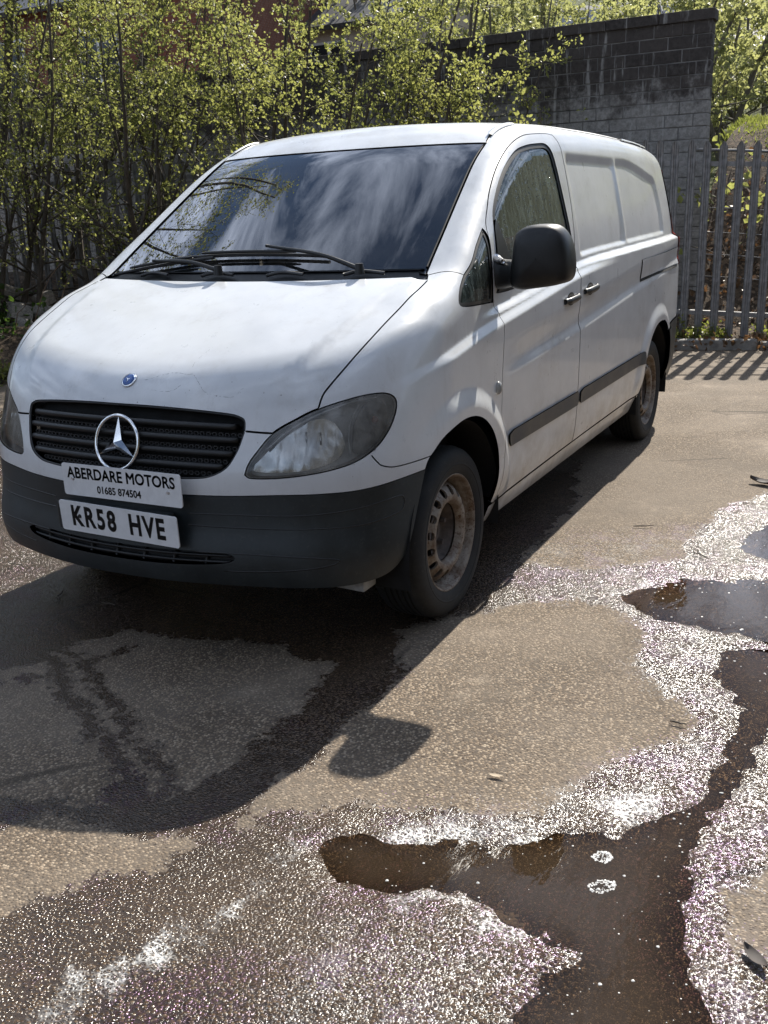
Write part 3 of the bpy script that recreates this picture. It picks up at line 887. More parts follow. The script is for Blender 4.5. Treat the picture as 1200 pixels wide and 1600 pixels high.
# front doors with window opening
C_DT = curve([(-.415, .91, 1.158), (-.425, .898, 1.26), (-.435, .88, 1.34), (-.455, .853, 1.432), (-.535, .832, 1.510), (-.63, .806, 1.580), (-.775, .783, 1.675), (-.945, .770, 1.760), (-1.12, .768, 1.812), (-1.30, .766, 1.830), (-1.47, .765, 1.838), (-1.545, .768, 1.834)])
C_DB = curve([(-1.545, .768, 1.834), (-1.572, .79, 1.79), (-1.574, .815, 1.72), (-1.560, .867, 1.484), (-1.520, .90, 1.30), (-1.475, .939, 1.188), (-1.462, .948, 1.0), (-1.458, .948, .663), (-1.468, .917, .365)])
C_DL = curve([(-1.468, .917, .365), (-1.1, .92, .360), (-.7, .92, .352), (-.405, .92, .345)])
door = np.vstack([C_DF, C_DT[1:], C_DB[1:], C_DL[1:-1]])
WIN = [(-.475, .905, 1.190), (-.70, .905, 1.193), (-1.0, .905, 1.207), (-1.30, .903, 1.232), (-1.485, .903, 1.250), (-1.502, .90, 1.275), (-1.492, .885, 1.38), (-1.475, .867, 1.486), (-1.458, .84, 1.60), (-1.447, .823, 1.689), (-1.425, .805, 1.755), (-1.365, .795, 1.786), (-1.25, .793, 1.783), (-1.09, .794, 1.768), (-.955, .79, 1.735), (-.775, .799, 1.645), (-.60, .825, 1.525), (-.515, .845, 1.43), (-.485, .88, 1.30), (-.472, .9, 1.21)]
C_WIN = onF(catmull(WIN, 5, True))
doors = panel('front_door', door, (0, 1, .12), PAINT, van, (.016, .006), .002, .014, holes=[C_WIN], mirror=True)
for dr, s in zip(doors, (1, -1)):
    pass
ws_ = panel('side_window', C_WIN, (0, 1, .3), SIDEGLASS, doors[0], (.03, .03), .004, 0, off=.010, mirror=True)
ws_[1].parent = doors[1]
sl = ring('window_seal', C_WIN, .020, (0, 1, .3), RUBBER, doors[0], (.02, .02), .0005, .010, .005)
sl[1].parent = doors[1]
# black sail (mirror foot) in the front corner of the window
SAIL = [(-.478, .905, 1.196), (-.66, .905, 1.200), (-.655, .89, 1.26), (-.60, .865, 1.37), (-.545, .845, 1.46), (-.515, .845, 1.425), (-.490, .88, 1.30)]
sa = panel('mirror_sail', onF(SAIL), (0, 1, .3), TRIM, doors[0], (.02, .02), 0, .02, off=-.004, mirror=True)
sa[1].parent = doors[1]
# A pillar / cant rail
C_WSE = curve([(-.095, .778, 1.278), (-.134, .764, 1.297), (-.35, .74, 1.44), (-.574, .714, 1.58), (-.756, .695, 1.695), (-.90, .690, 1.790)])
C_GUT = curve([(-.90, .690, 1.790), (-1.0, .680, 1.835), (-1.12, .688, 1.862), (-1.30, .704, 1.876), (-1.56, .716, 1.884)])
C_GUT2 = curve([(-1.56, .716, 1.884), (-1.869, .730, 1.882), (-2.5, .738, 1.885), (-3.1, .738, 1.868), (-3.5, .736, 1.842), (-3.80, .72, 1.81)])
ap = np.vstack([C_PSEAM[:-1], C_WSE, C_GUT[1:], C_DB[:1] + np.array([-.012, 0, .0]), C_DT[::-1][:-(6 * 3 - 2)], C_QT[::-1][:-1]])
panel('a_pillar', ap, (.25, .75, .65), PAINT, van, (.013, .013), .002, .012, mirror=True, far=2.0)
# load-bay side panel
xc2 = -3.2
RARCH = [(xc2 + .372, .92, .372), (xc2 + .378, .93, .45), (xc2 + .368, .94, .53), (xc2 + .335, .945, .61), (xc2 + .27, .95, .69), (xc2 + .19, .95, .742), (xc2 + .10, .95, .773), (xc2, .95, .781), (xc2 - .10, .95, .773), (xc2 - .19, .95, .742), (xc2 - .27, .95, .69)]
C_RA = curve(RARCH)
TLF = [(-3.845, .93, .735), (-3.86, .935, .86), (-3.86, .935, 1.0), (-3.862, .92, 1.2), (-3.862, .895, 1.35), (-3.850, .86, 1.55), (-3.825, .81, 1.70), (-3.80, .72, 1.81)]
C_TL = curve(TLF)
C_RBT = curve([(-3.47, .95, .690), (-3.6, .945, .715), (-3.75, .94, .730), (-3.845, .93, .735)])
C_SB = curve([(-1.476, .917, .365), (-1.9, .92, .368), (-2.4, .92, .370), (xc2 + .372, .92, .372)])
C_DB2 = C_DB + np.array([-.004, 0, 0])
sp = np.vstack([C_DB2[::-1][:0], C_SB, C_RA[1:], C_RBT[1:], C_TL[1:], C_GUT2[::-1][1:], C_DB2[:-1]])
sides = panel('load_bay_side', sp, (0, 1, .15), PAINT, van, (.02, .006), .002, .014, mirror=True, far=1.8)
# sill
C_SILLTOP = np.vstack([curve([(-.352, .91, .338), (-.8, .92, .345), (-1.468, .92, .357), (-2.0, .92, .360), (xc2 + .372, .92, .364)])])
C_SILLBOT = curve([(xc2 + .372, .87, .262), (-2.0, .87, .262), (-1.0, .87, .256), (-.352, .87, .252)])
panel('sill', np.vstack([C_SILLTOP, C_SILLBOT]), (0, 1, -.25), PAINT, van, (.04, .012), .001, .05, mirror=True)
# rub strips
def strip(x0, x1, z0, z1, zt0, zt1, r=.02):
    pts = [(x0, .95, (z0 + zt0) / 2), (x0 - .004, .95, zt0 - .012), (x0 - .05, .95, zt0), (x1 + .01, .95, zt1), (x1, .95, zt1 - .008), (x1, .95, z1 + .008), (x1 + .01, .95, z1), (x0 - .02, .95, z0), (x0 - .003, .95, z0 + .010)]
    return onF(resample(np.array(pts), .02))
st = panel('rub_strip', strip(-.478, -1.445, .563, .560, .628, .630), (0, 1, 0), STRIPM, doors[0], (.03, .008), 0, .006, off=-.011, mirror=True)
st[1].parent = doors[1]
st = panel('rub_strip', strip(-1.484, -2.80, .560, .565, .630, .638), (0, 1, 0), STRIPM, sides[0], (.03, .008), 0, .006, off=-.011, mirror=True)
st[1].parent = sides[1]
# sliding rail cover at the rear
rc = onF([(-2.70, .94, 1.080), (-2.70, .94, 1.190), (-3.2, .94, 1.200), (-3.845, .93, 1.210), (-3.845, .93, 1.105), (-3.2, .94, 1.095)])
r2 = panel('rail_cover', rc, (0, 1, 0), PAINT, sides[0], (.03, .012), .001, .008, off=-.006, mirror=True)
r2[1].parent = sides[1]
rs = onF([(-2.70, .94, 1.062), (-2.70, .94, 1.078), (-3.2, .94, 1.092), (-3.80, .93, 1.100), (-3.80, .93, 1.083), (-3.2, .94, 1.076)])
r2 = panel('rail_slot', rs, (0, 1, 0), BLACK, sides[0], (.03, .008), 0, .002, off=-.003, mirror=True)
r2[1].parent = sides[1]
# roof
C_WT = np.array([(-.905 + .08 * (1 - (y / .69) ** 2), y, 1.8) for y in np.linspace(-.688, .688, 24)])
gl = np.vstack([C_GUT[1:], C_GUT2[1:]]); gl = gl + np.array([0, -.006, 0])
rear_top = np.array([(-3.80 - .05 * (1 - (y / .715) ** 2), y, 1.82) for y in np.linspace(.715, -.715, 16)])
roof = panel('roof', np.vstack([C_WT, gl, rear_top, mir(gl)]), (.12, 0, 1), PAINT, van, (.03, .025), .002, .010, far=2.5)
# roof gutter trims (dark groove strips)
gg = np.vstack([C_GUT, C_GUT2[1:]]); gq, _ = hitdir(gg, (0, .3, 1), -.004)
for s in (1, -1):
    tube('roof_channel', [(p[0], p[1] * s, p[2]) for p in gq[::3]], .0055, RUBBER, van, 6)
for (i0, i1) in ((4, 16), (40, len(gq) - 6)):
    seg = gg[i0:i1]; q, N_ = hitdir(seg + np.array([0, -.004, 0]), (0, .3, 1), .004)
    for s in (1, -1):
        V_, F_ = [], []
        for k, (pt, nn) in enumerate(zip(q, N_)):
            for w, hgt in ((-.014, 0), (-.011, .006), (.011, .006), (.014, 0)):
                V_.append((pt[0], (pt[1] + w) * s, pt[2] + hgt - .25 * w))
        m_ = 4
        for k in range(len(q) - 1):
            for j in range(3): F_.append((k * m_ + j, k * m_ + j + 1, (k + 1) * m_ + j + 1, (k + 1) * m_ + j))
        mesh_obj('roof_rail_cap', V_, F_, PAINT, van)
# windscreen: black border, glass, cowl
def wsl(xe, y, z): return (xe - .08 * (abs(y) / .72) ** 2, y, z)
ws_bot = [wsl(-.045, y, 1.30) for y in np.linspace(.752, -.752, 30)]
we = C_WSE[4:]; we = we + np.array([0, -.008, 0])
ws_out = np.vstack([onF(np.array(ws_bot)[::-1]), we, C_WT[::-1][1:-1] + np.array([.006, 0, 0]), mir(we)])
windscreen = panel('windscreen', ws_out, (.5, 0, .85), GLASS, van, (.03, .03), .006, 0, off=.004, far=2.5)
ring('windscreen_border', ws_out, .026, (.5, 0, .85), RUBBER, windscreen, (.02, .02), .001, .01, .006, mirror=False)
cw = np.vstack([onF([wsl(.022, y, 1.27) for y in np.linspace(-.775, .775, 30)]), onF([wsl(-.062, y, 1.31) for y in np.linspace(.765, -.765, 30)])])
cowl = panel('cowl', cw, (.5, 0, .85), TRIM, van, (.02, .02), 0, .02, off=.012, far=2.0)
# cowl ribs and the pale washer hoses / arcs seen above the bonnet edge
for y0 in (-.55, -.2, .12, .45):
    q, N_ = hitdir([wsl(-.005, y0, 1.3), wsl(-.03, y0 + .06, 1.3), wsl(-.012, y0 + .16, 1.3)], (.5, 0, .85), .004)
    tube('cowl_rib', catmull(q, 5), .007, STRIPM, cowl, 6)
# dark bumper
BB = [(.300, .938, .660), (.335, .930, .57), (.385, .915, .45), (.420, .898, .385), (.48, .862, .345), (.58, .800, .332), (.70, .64, .335), (.79, .40, .340), (.83, .15, .343), (.835, 0, .344)]
C_BB = curve(BB)
INT = [(.868, 0, .456), (.862, .2, .457), (.845, .34, .459), (.815, .43, .452), (.800, .468, .438), (.812, .44, .420), (.84, .34, .410), (.860, .2, .405), (.868, 0, .404)]
C_INT = curve(INT)
bo = np.vstack([C_DE[::-1], C_BB[1:]])
intake = np.vstack([C_INT, mir(C_INT)[1:-1]])
bumper = panel('front_bumper', np.vstack([bo, mir(bo)[1:-1]]), (1, 0, -.05), BUMPER, van, (.016, .014), .001, .03, holes=[intake], far=2.5)
panel('intake_back', intake, (1, 0, 0), TRIM, bumper, (.05, .05), -.01, 0, off=.026, far=2.5)
for zz in (.418, .441):
    ysl = np.linspace(-.45, .45, 25)
    q, N_ = hitdir([(.85, y, zz) for y in ysl], (1, 0, 0), -.016)
    tube('intake_bar', q, .0055, TRIM, bumper, 6)
for yy in np.linspace(-.36, .36, 7):
    q, N_ = hitdir([(.85, yy, .407), (.85, yy + .012, .454)], (1, 0, 0), -.018)
    tube('intake_rib', q, .006, TRIM, bumper, 6)
# moulded outlines on the bumper corners
def groove(pts, r, parent, mat=TRIM, closed=False, off=-.002):
    P = onF(catmull(pts, 6, closed))
    g, n = gradF(P); P = P + g / n * off
    for s in (1, -1):
        Q = [(p[0], p[1] * s, p[2]) for p in P]
        if closed: Q.append(Q[0])
        tube('moulding_line', Q, r, mat, parent, 5)
groove([(.82, .30, .578), (.777, .447, .578), (.699, .670, .575), (.578, .831, .585), (.46, .895, .597), (.422, .909, .592), (.420, .910, .562), (.45, .900, .542), (.578, .831, .528), (.699, .670, .530), (.777, .447, .535), (.82, .30, .54)], .0035, bumper)
groove([(.84, .33, .455), (.801, .453, .452), (.73, .64, .442), (.666, .766, .428), (.655, .780, .415), (.692, .731, .402), (.76, .58, .392), (.811, .429, .390)], .0035, bumper)
# rear bumper corners
rb = np.vstack([C_RA[-1:] , C_RBT[1:], onF([(-3.90, .90, .735), (-3.95, .86, .73), (-3.955, .86, .50), (-3.93, .86, .34), (-3.80, .89, .315), (-3.62, .90, .33), (-3.575, .91, .40), (-3.565, .93, .52), (-3.535, .94, .61)])])
panel('rear_bumper', rb, (-.35, .93, 0), BUMPER, van, (.02, .02), .001, .03, mirror=True, off=-.008)
# tail lamps
tl = np.vstack([C_TL[16:-5], onF([(-3.90, .78, 1.66), (-3.93, .80, 1.5), (-3.96, .84, 1.3), (-3.97, .86, 1.05)])])
panel('tail_lamp', tl, (-.6, .8, .1), REDL, van, (.02, .02), .002, .01, mirror=True, off=-.006)
tl2 = np.vstack([C_TL[:16], onF([(-3.97, .86, 1.05), (-3.96, .88, .76)])])
panel('rear_corner', tl2, (-.6, .8, 0), PAINT, van, (.02, .02), .002, .01, mirror=True)
rd = onF([(-3.97, .80, .76), (-3.98, .80, 1.1), (-3.95, .76, 1.4), (-3.92, .74, 1.6), (-3.87, .70, 1.76), (-3.87, .01, 1.80), (-3.98, .01, 1.2), (-3.98, .01, .76)])
panel('rear_door', rd, (-1, 0, .05), PAINT, van, (.04, .04), .003, .012, mirror=True)
rbm = onF([(-3.97, .86, .73), (-3.97, 0, .73), (-3.97, -.86, .73), (-3.95, -.86, .34), (-3.95, 0, .34), (-3.95, .86, .34)])
panel('rear_bumper', resample(rbm, .05), (-1, 0, 0), BUMPER, van, (.04, .04), 0, .03, off=-.012)

# ------------------------------------------------------------------ van: grille, star, badge
gr = np.vstack([C_GT, C_GC[1:], C_GS[1:]])
gr_out = np.vstack([gr, mir(gr)[1:-1]])
grille = panel('grille_back', gr_out, (1, 0, .2), BLACK, van, (.04, .04), -.004, 0, off=.045, far=2.5)
grille.name = 'grille'
def yw(z):  # half width of grille at height z
    return float(np.interp(z, [.693, .70, .72, .75, .80, .85, .90], [.30, .34, .41, .45, .470, .480, .44]))
for zz in (.872, .828, .783, .738):
    # louvre: tilted blade
    ys = np.linspace(-yw(zz) + .012, yw(zz) - .012, 41)
    q, N_ = hitdir([(.8, y, zz) for y in ys], (1, 0, .15), -.010)
    V_, F_ = [], []
    for pt in q:
        for dx, dz in ((.004, .012), (.008, .004), (.006, -.006), (-.030, -.012), (-.034, -.004), (-.004, .014)):
            V_.append((pt[0] + dx, pt[1], pt[2] + dz))
    for k in range(len(q) - 1):
        for j in range(6): F_.append((k * 6 + j, k * 6 + (j + 1) % 6, (k + 1) * 6 + (j + 1) % 6, (k + 1) * 6 + j))
    F_.append(tuple(range(6))); F_.append(tuple(range(len(q) * 6 - 6, len(q) * 6)))
    mesh_obj('grille_slat', V_, F_, TRIM, grille)
    # honeycomb mesh strip below each louvre
    hx, hf = [], []
    for k in range(int(2 * yw(zz - .022) / .022)):
        yy = -yw(zz - .022) + .02 + k * .022
        if abs(yy) > yw(zz - .022) - .015: continue
        pq, _n = hitdir([(.8, yy, zz - .024)], (1, 0, .15), -.022)
        c = Vector(pq[0]); b = len(hx)
        for rr, dx in ((.0108, 0), (.0072, .0), (.0072, -.012)):
            for a in range(6):
                t_ = math.pi / 3 * a
                hx.append((c.x + dx, c.y + rr * math.cos(t_), c.z + rr * .82 * math.sin(t_)))
        for a in range(6):
            a2 = (a + 1) % 6
            hf.append((b + a, b + a2, b + 6 + a2, b + 6 + a)); hf.append((b + 6 + a, b + 6 + a2, b + 12 + a2, b + 12 + a))
    mesh_obj('honeycomb', hx, hf, STRIPM, grille, smooth=False)
# frame bead round the grille
P = onF(gr_out[::2]); g_, n_ = gradF(P)
tube('grille_bead', list(P - g_ / n_ * .006) + [P[0] - g_[0] / n_[0] * .006], .0045, TRIM, grille, 6)
# star
sc = Vector((.805, .018, .797)); tilt = Matrix.Rotation(math.radians(-14), 3, 'Y')
def torus_geo(R, r, n=64, m=10):
    V, Fc = [], []
    for i in range(n):
        a = 2 * math.pi * i / n
        for j in range(m):
            b = 2 * math.pi * j / m
            V.append(Vector((r * math.sin(b), (R + r * math.cos(b)) * math.cos(a), (R + r * math.cos(b)) * math.sin(a))))
    for i in range(n):
        for j in range(m):
            Fc.append((i * m + j, i * m + (j + 1) % m, ((i + 1) % n) * m + (j + 1) % m, ((i + 1) % n) * m + j))
    return V, Fc
V_, F_ = torus_geo(.093, .0066)
emblem = mesh_obj('star_emblem', [sc + tilt @ v for v in V_], F_, CHROME, van)
V_, F_ = [], []
for k in range(3):
    a = math.pi / 2 + k * 2 * math.pi / 3
    d1 = Vector((0, math.cos(a), math.sin(a))); d2 = Vector((0, -math.sin(a), math.cos(a)))
    b = len(V_)
    for v in (d1 * .091, Vector((.018, 0, 0)), d2 * .0185 + d1 * .0107, -d2 * .0185 + d1 * .0107, Vector((-.008, 0, 0)),
              (d2 * .5 - d1 * .866) * .0 ):
        V_.append(sc + tilt @ v)
    F_ += [(b, b + 1, b + 2), (b, b + 3, b + 1), (b, b + 2, b + 4), (b, b + 4, b + 3)]
mesh_obj('star', V_, F_, CHROME, emblem, smooth=False)
# three struts hold it to the grille
for yy in (-.03, .03):
    tube('emblem_stay', [(sc.x - .004, yy, sc.z - .085), (sc.x - .05, yy, sc.z - .085)], .006, TRIM, emblem, 6)
# bonnet badge
bq, bn = hitdir([(.702, .012, .990)], (.5, 0, .85), .001)
bc = Vector(bq[0]); bN = Vector(bn[0]); bt = Vector((0, 1, 0)); bs = bN.cross(bt).normalized()
def disc(r, h, n=32, dome=.3):
    V, Fc = [], []
    for rr, hh in ((r, 0), (r, h), (r * .86, h * 1.25), (r * .45, h * (1.25 + dome)), (0.0005, h * (1.3 + dome))):
        for k in range(n):
            a = 2 * math.pi * k / n
            V.append(bc + (bt * math.cos(a) + bs * math.sin(a)) * rr + bN * hh)
    for i in range(4):
        for k in range(n): Fc.append((i * n + k, i * n + (k + 1) % n, (i + 1) * n + (k + 1) % n, (i + 1) * n + k))
    return V, Fc
V_, F_ = disc(.0285, .003); badge = mesh_obj('bonnet_badge', V_, F_, CHROME, van)
V_, F_ = disc(.0235, .0046); mesh_obj('badge_enamel', V_, F_, BLUE, badge)
V_, F_ = [], []
for k in range(3):
    a = math.pi / 2 + k * 2 * math.pi / 3; d1 = bt * math.cos(a) - bs * math.sin(a); d2 = bt * math.sin(a) + bs * math.cos(a)
    b = len(V_); V_ += [bc + bN * .0068 + d1 * .016, bc + bN * .0076 + d2 * .0022, bc + bN * .0076 - d2 * .0022]; F_.append((b, b + 1, b + 2))
mesh_obj('badge_star', V_, F_, CHROME, badge, smooth=False)

# scuffs and scratches in the bonnet paint
SCR = simple('scratch_primer', (.10, .095, .095), .7, var=.4, scale=200)
for pts_ in ([(.53, .245, 1.1), (.56, .238, 1.08), (.60, .232, 1.06), (.64, .235, 1.03)], [(.655, .262, 1.0), (.672, .285, .99), (.695, .318, .97), (.700, .335, .965)],
             [(.690, .075, .98), (.682, .10, .985), (.668, .135, .995), (.660, .160, 1.0)], [(.712, .12, .95), (.713, .17, .95), (.705, .21, .955), (.690, .228, .97)],
             [(.655, .17, 1.0), (.652, .20, 1.0), (.655, .235, 1.0), (.648, .255, 1.0)], [(.700, .34, .96), (.695, .38, .955), (.685, .43, .955), (.655, .455, .97)], [(.42, -.09, 1.13), (.47, -.11, 1.11), (.50, -.118, 1.1)]):
    q, N_ = hitdir(catmull(pts_, 7), (.5, 0, .85), -.0004)
    jr = random.Random(int(pts_[0][0] * 1e4))
    tube('scratch', [(a_[0], a_[1] + jr.uniform(-.002, .002), a_[2]) for a_ in q], [jr.uniform(.0002, .0008) for _ in q], SCR, hood, 5)

# ------------------------------------------------------------------ van: headlamps
LAMPB = simple('lamp_housing_grey', (.42, .42, .43), .35, .3, var=.2, scale=20)
LAMPH = simple('lamp_bezel_pale', (.42, .425, .43), .3, .5, var=.15, scale=20)
DARKREF = simple('lamp_indicator_bowl', (.15, .15, .145), .35, .4, var=.25, scale=60)
hb = panel('headlamp', C_HL[:-1], (.75, .62, .2), LAMPB, van, (.02, .02), .004, 0, off=.050, mirror=True, far=2.0)
cenHL = np.mean(C_HL, 0)
def refl_mat():
    t = NT('facetted_reflector'); v = t.coord()
    mp = t.n('ShaderNodeMapping'); mp.inputs['Scale'].default_value = (1, 1, .45); t.l(v, mp.inputs[0])
    h = t.noise(13, 2, .5, mp.outputs[0])
    c = t.mix(t.rng(t.noise(22, 4, .6, v), .35, .7), (.42, .42, .43), (.66, .665, .68))
    return t.done(t.bsdf(c, .2, .9, .5, t.bump(h, .8, .016)))
REFLM = refl_mat()
hw = panel('lamp_surround', C_HL[:-1], (.75, .62, .2), TRIM, hb[0], (.02, .02), .001, .06, off=.005,
           holes=[onF(np.array([p + (cenHL - p) / np.linalg.norm(cenHL - p) * .009 for p in C_HL[:-1]]))], mirror=True, far=2.0)
hw[1].parent = hb[1]
hlens = panel('lamp_lens', C_HL[:-1], (.75, .62, .2), LENS, hb[0], (.02, .02), .002, .004, off=.002, mirror=True, far=2.0)
hlens[1].parent = hb[1]
# main reflector field and indicator chamber as their own moulded shells behind the lens
REFO = [(.735, .512, .724), (.715, .540, .768), (.675, .595, .828), (.635, .655, .868), (.600, .700, .884), (.570, .740, .868), (.560, .768, .825), (.570, .780, .785), (.60, .765, .752), (.65, .71, .728), (.70, .620, .716)]
rf_ = panel('reflector', onF(catmull(REFO, 5, True)), (.75, .62, .2), REFLM, hb[0], (.012, .012), 0, .014, off=.034, mirror=True, far=2.0)
rf_[1].parent = hb[1]
INDO = [(.548, .802, .766), (.540, .798, .815), (.520, .800, .868), (.480, .820, .918), (.442, .848, .925), (.422, .868, .892), (.436, .874, .842), (.476, .862, .798), (.518, .842, .766)]
in_ = panel('indicator_chamber', onF(catmull(INDO, 5, True)), (.75, .62, .2), DARKREF, hb[0], (.012, .012), 0, .02, off=.022, mirror=True, far=2.0)
in_[1].parent = hb[1]
for s, par in zip((1, -1), hb):
    def lampin(P, off):
        Q = onF(np.array(P, float)); g_, n_ = gradF(Q); Q = Q - g_ / n_ * off; return [(q[0], q[1] * s, q[2]) for q in Q]
    tube('lamp_divider', lampin(catmull([(.560, .792, .758), (.554, .786, .812), (.536, .786, .865), (.500, .802, .918)], 5), .020), .004, LAMPH, par, 6)
    tube('bezel_rim', lampin(catmull([(.705, .555, .79), (.665, .62, .85), (.605, .70, .896), (.52, .785, .928), (.45, .84, .933)], 6), .016), .005, LAMPH, par, 6)
    for P_, r_ in (([(.640, .672, .812), (.640, .672, .846)], .0030), ([(.612, .712, .800), (.612, .712, .842)], .0036)):
        tube('reflector_facet', lampin(P_, .030), r_, CHROME, par, 8)
    bm = bmesh.new(); bmesh.ops.create_uvsphere(bm, u_segments=14, v_segments=10, radius=.014)
    bmesh.ops.translate(bm, vec=lampin([(.47, .845, .862)], .026)[0], verts=bm.verts); bm_obj('indicator_bulb', bm, AMBER, par, True)
# side repeater on each fender
for s, par in zip((1, -1), fenders):
    bm = bmesh.new(); bmesh.ops.create_uvsphere(bm, u_segments=18, v_segments=12, radius=1.0)
    bmesh.ops.scale(bm, vec=(.022, .016, .026), verts=bm.verts); bmesh.ops.translate(bm, vec=(-.352, .953 * s, .832), verts=bm.verts)
    bm_obj('side_repeater', bm, simple('repeater_lens%d' % s, (.55, .55, .53), .15, var=.1, **{'Transmission Weight': .5}), par, True)

# ------------------------------------------------------------------ van: door handles
def handle(xa, xb, za, zb, parents):
    for s, par in zip((1, -1), parents):
        n = 15; V, Fc = [], []
        for i in range(n):
            t_ = i / (n - 1)
            x = xa + (xb - xa) * t_; z = za + (zb - za) * t_
            y0 = float(S(np.array([x]), np.array([z]))[0])
            bow = math.sin(math.pi * min(max(t_, .02), .98)) ** .45
            yc = y0 + .008 + .014 * bow; h = .0165 * (.55 + .45 * bow); w = .011
            if t_ < .12 or t_ > .88: yc = y0 + .006; h = .013
            for k in range(10):
                a = 2 * math.pi * k / 10
                V.append((x, (yc + w * math.cos(a)) * s, z + h * math.sin(a)))
        for i in range(n - 1):
            for k in range(10): Fc.append((i * 10 + k, i * 10 + (k + 1) % 10, (i + 1) * 10 + (k + 1) % 10, (i + 1) * 10 + k))
        Fc += [tuple(range(10)), tuple(range(n * 10 - 1, n * 10 - 11, -1))]
        mesh_obj('door_handle', V, Fc, TRIM, par)
        # cup behind
        xm = (xa + xb) / 2; zm = (za + zb) / 2
        cup = onF([(xm + .055 * math.cos(a), .95, zm + .030 * math.sin(a)) for a in np.linspace(0, 2 * math.pi, 20, endpoint=False)])
        if s > 0: cp = panel('handle_cup', cup, (0, 1, 0), TRIM, par, (.015, .015), 0, .003, off=-.0025, mirror=True); cp[1].parent = parents[1]
handle(-1.20, -1.415, 1.086, 1.095, doors)
handle(-1.515, -1.735, 1.106, 1.116, sides)

# ------------------------------------------------------------------ van: door mirrors
MIRP = [(.985, 1.289), (.992, 1.35), (1.006, 1.418), (1.046, 1.443), (1.101, 1.448), (1.152, 1.440), (1.187, 1.406), (1.206, 1.353), (1.212, 1.282), (1.200, 1.240), (1.155, 1.222), (1.078, 1.211), (1.02, 1.207), (.985, 1.222)]
mo = catmull(MIRP, 5, True)
mc = mo.mean(0)
for s, par in ((1, doors[0]),):
    V, Fc = [], []
    rings = [(1.0, 0.0), (1.0, .028), (.975, .050), (.90, .070), (.74, .083), (.5, .090), (.25, .093), (.02, .094)]
    rb_ = [(1.0, 0.0), (1.0, -.02), (.97, -.034), (.93, -.036), (.92, -.022), (.02, -.022)]
    nn = len(mo)
    def addrings(rr, flip):
        b0 = len(V)
        for sc_, dx in rr:
            for p in mo:
                q = mc + (p - mc) * sc_
                V.append((-.47 + dx - .18 * (q[0] - 1.1) , q[0] * s, q[1]))
        for i in range(len(rr) - 1):
            for k in range(nn):
                f = (b0 + i * nn + k, b0 + i * nn + (k + 1) % nn, b0 + (i + 1) * nn + (k + 1) % nn, b0 + (i + 1) * nn + k)
                Fc.append(f if flip else f[::-1])
    addrings(rings, True); addrings(rb_, False)
    mh = mesh_obj('door_mirror', V, Fc, TRIM, par)
    gv = [mc + (p - mc) * .915 for p in mo]
    mesh_obj('mirror_glass', [(-.495 - .18 * (q[0] - 1.1), q[0] * s, q[1]) for q in gv], [tuple(range(nn))], CHROME, par, False)
    # arm
    bm = bmesh.new()
    V, Fc = [], []
    secs = [(.885, 1.262, .062, .060, -.50), (.93, 1.262, .056, .050, -.492), (.975, 1.266, .050, .046, -.482), (1.02, 1.270, .048, .042, -.470)]
    for (y, z, hz, hx, xx) in secs:
        for k in range(16):
            a = 2 * math.pi * k / 16
            ca, sa_ = math.cos(a), math.sin(a)
            V.append((xx + hx * math.copysign(abs(ca) ** .6, ca), y * s, z + hz * math.copysign(abs(sa_) ** .6, sa_)))
    for i in range(len(secs) - 1):
        for k in range(16):
            f = (i * 16 + k, i * 16 + (k + 1) % 16, (i + 1) * 16 + (k + 1) % 16, (i + 1) * 16 + k)
            Fc.append(f)
    bm.free()
    Fc.append(tuple(range(16))); Fc.append(tuple(range(len(V) - 16, len(V))))
    mesh_obj('mirror_arm', V, Fc, TRIM, par)
    # aerial/wash nozzle stub on the sail
    V_, F_ = tube_geo([(-.475, .897 * s, 1.325), (-.445, .925 * s, 1.318), (-.425, .945 * s, 1.314)], [.016, .013, .009], 10)
    mesh_obj('mirror_pivot_cap', V_, F_, SILVER, par)

# ------------------------------------------------------------------ van: wipers
def wiper(pivot, mid, b0, b1, name='wiper'):
    P, N_ = hitdir([pivot, tuple((np.array(pivot) * .6 + np.array(mid) * .4)), mid], (.5, 0, .85), 0)
    offs = (.030, .050, .034)
    arm = [Vector(p) + Vector(n) * o for p, n, o in zip(P, N_, offs)]
    w = tube(name, catmull([tuple(a) for a in arm], 8), list(np.linspace(.010, .006, 17)), TRIM, van, 8)
    bl = np.array([np.array(b0) + (np.array(b1) - np.array(b0)) * t_ for t_ in np.linspace(0, 1, 17)])
    Q, N_ = hitdir(bl, (.5, 0, .85), .010)
    tube('wiper_blade', Q, .0075, RUBBER, w, 6)
    Q2, N_ = hitdir(bl[3:-3], (.5, 0, .85), .026)
    tube('wiper_yoke', Q2, [.004] + [.007] * 9 + [.004], TRIM, w, 6)
    Q3, N_ = hitdir([bl[3], bl[13]], (.5, 0, .85), .018)
    bm = bmesh.new(); r = bmesh.ops.create_cone(bm, cap_ends=True, segments=14, radius1=.02, radius2=.015, depth=.04)
    bmesh.ops.translate(bm, vec=arm[0], verts=bm.verts); bm_obj('wiper_pivot', bm, TRIM, w, True, 40)
wiper((-.058, .52, 1.28), (-.145, .05, 1.372), (-.125, .34, 1.35), (-.135, -.40, 1.345))
wiper((-.02, -.10, 1.28), (-.105, -.50, 1.32), (-.12, -.20, 1.345), (-.085, -.72, 1.29))

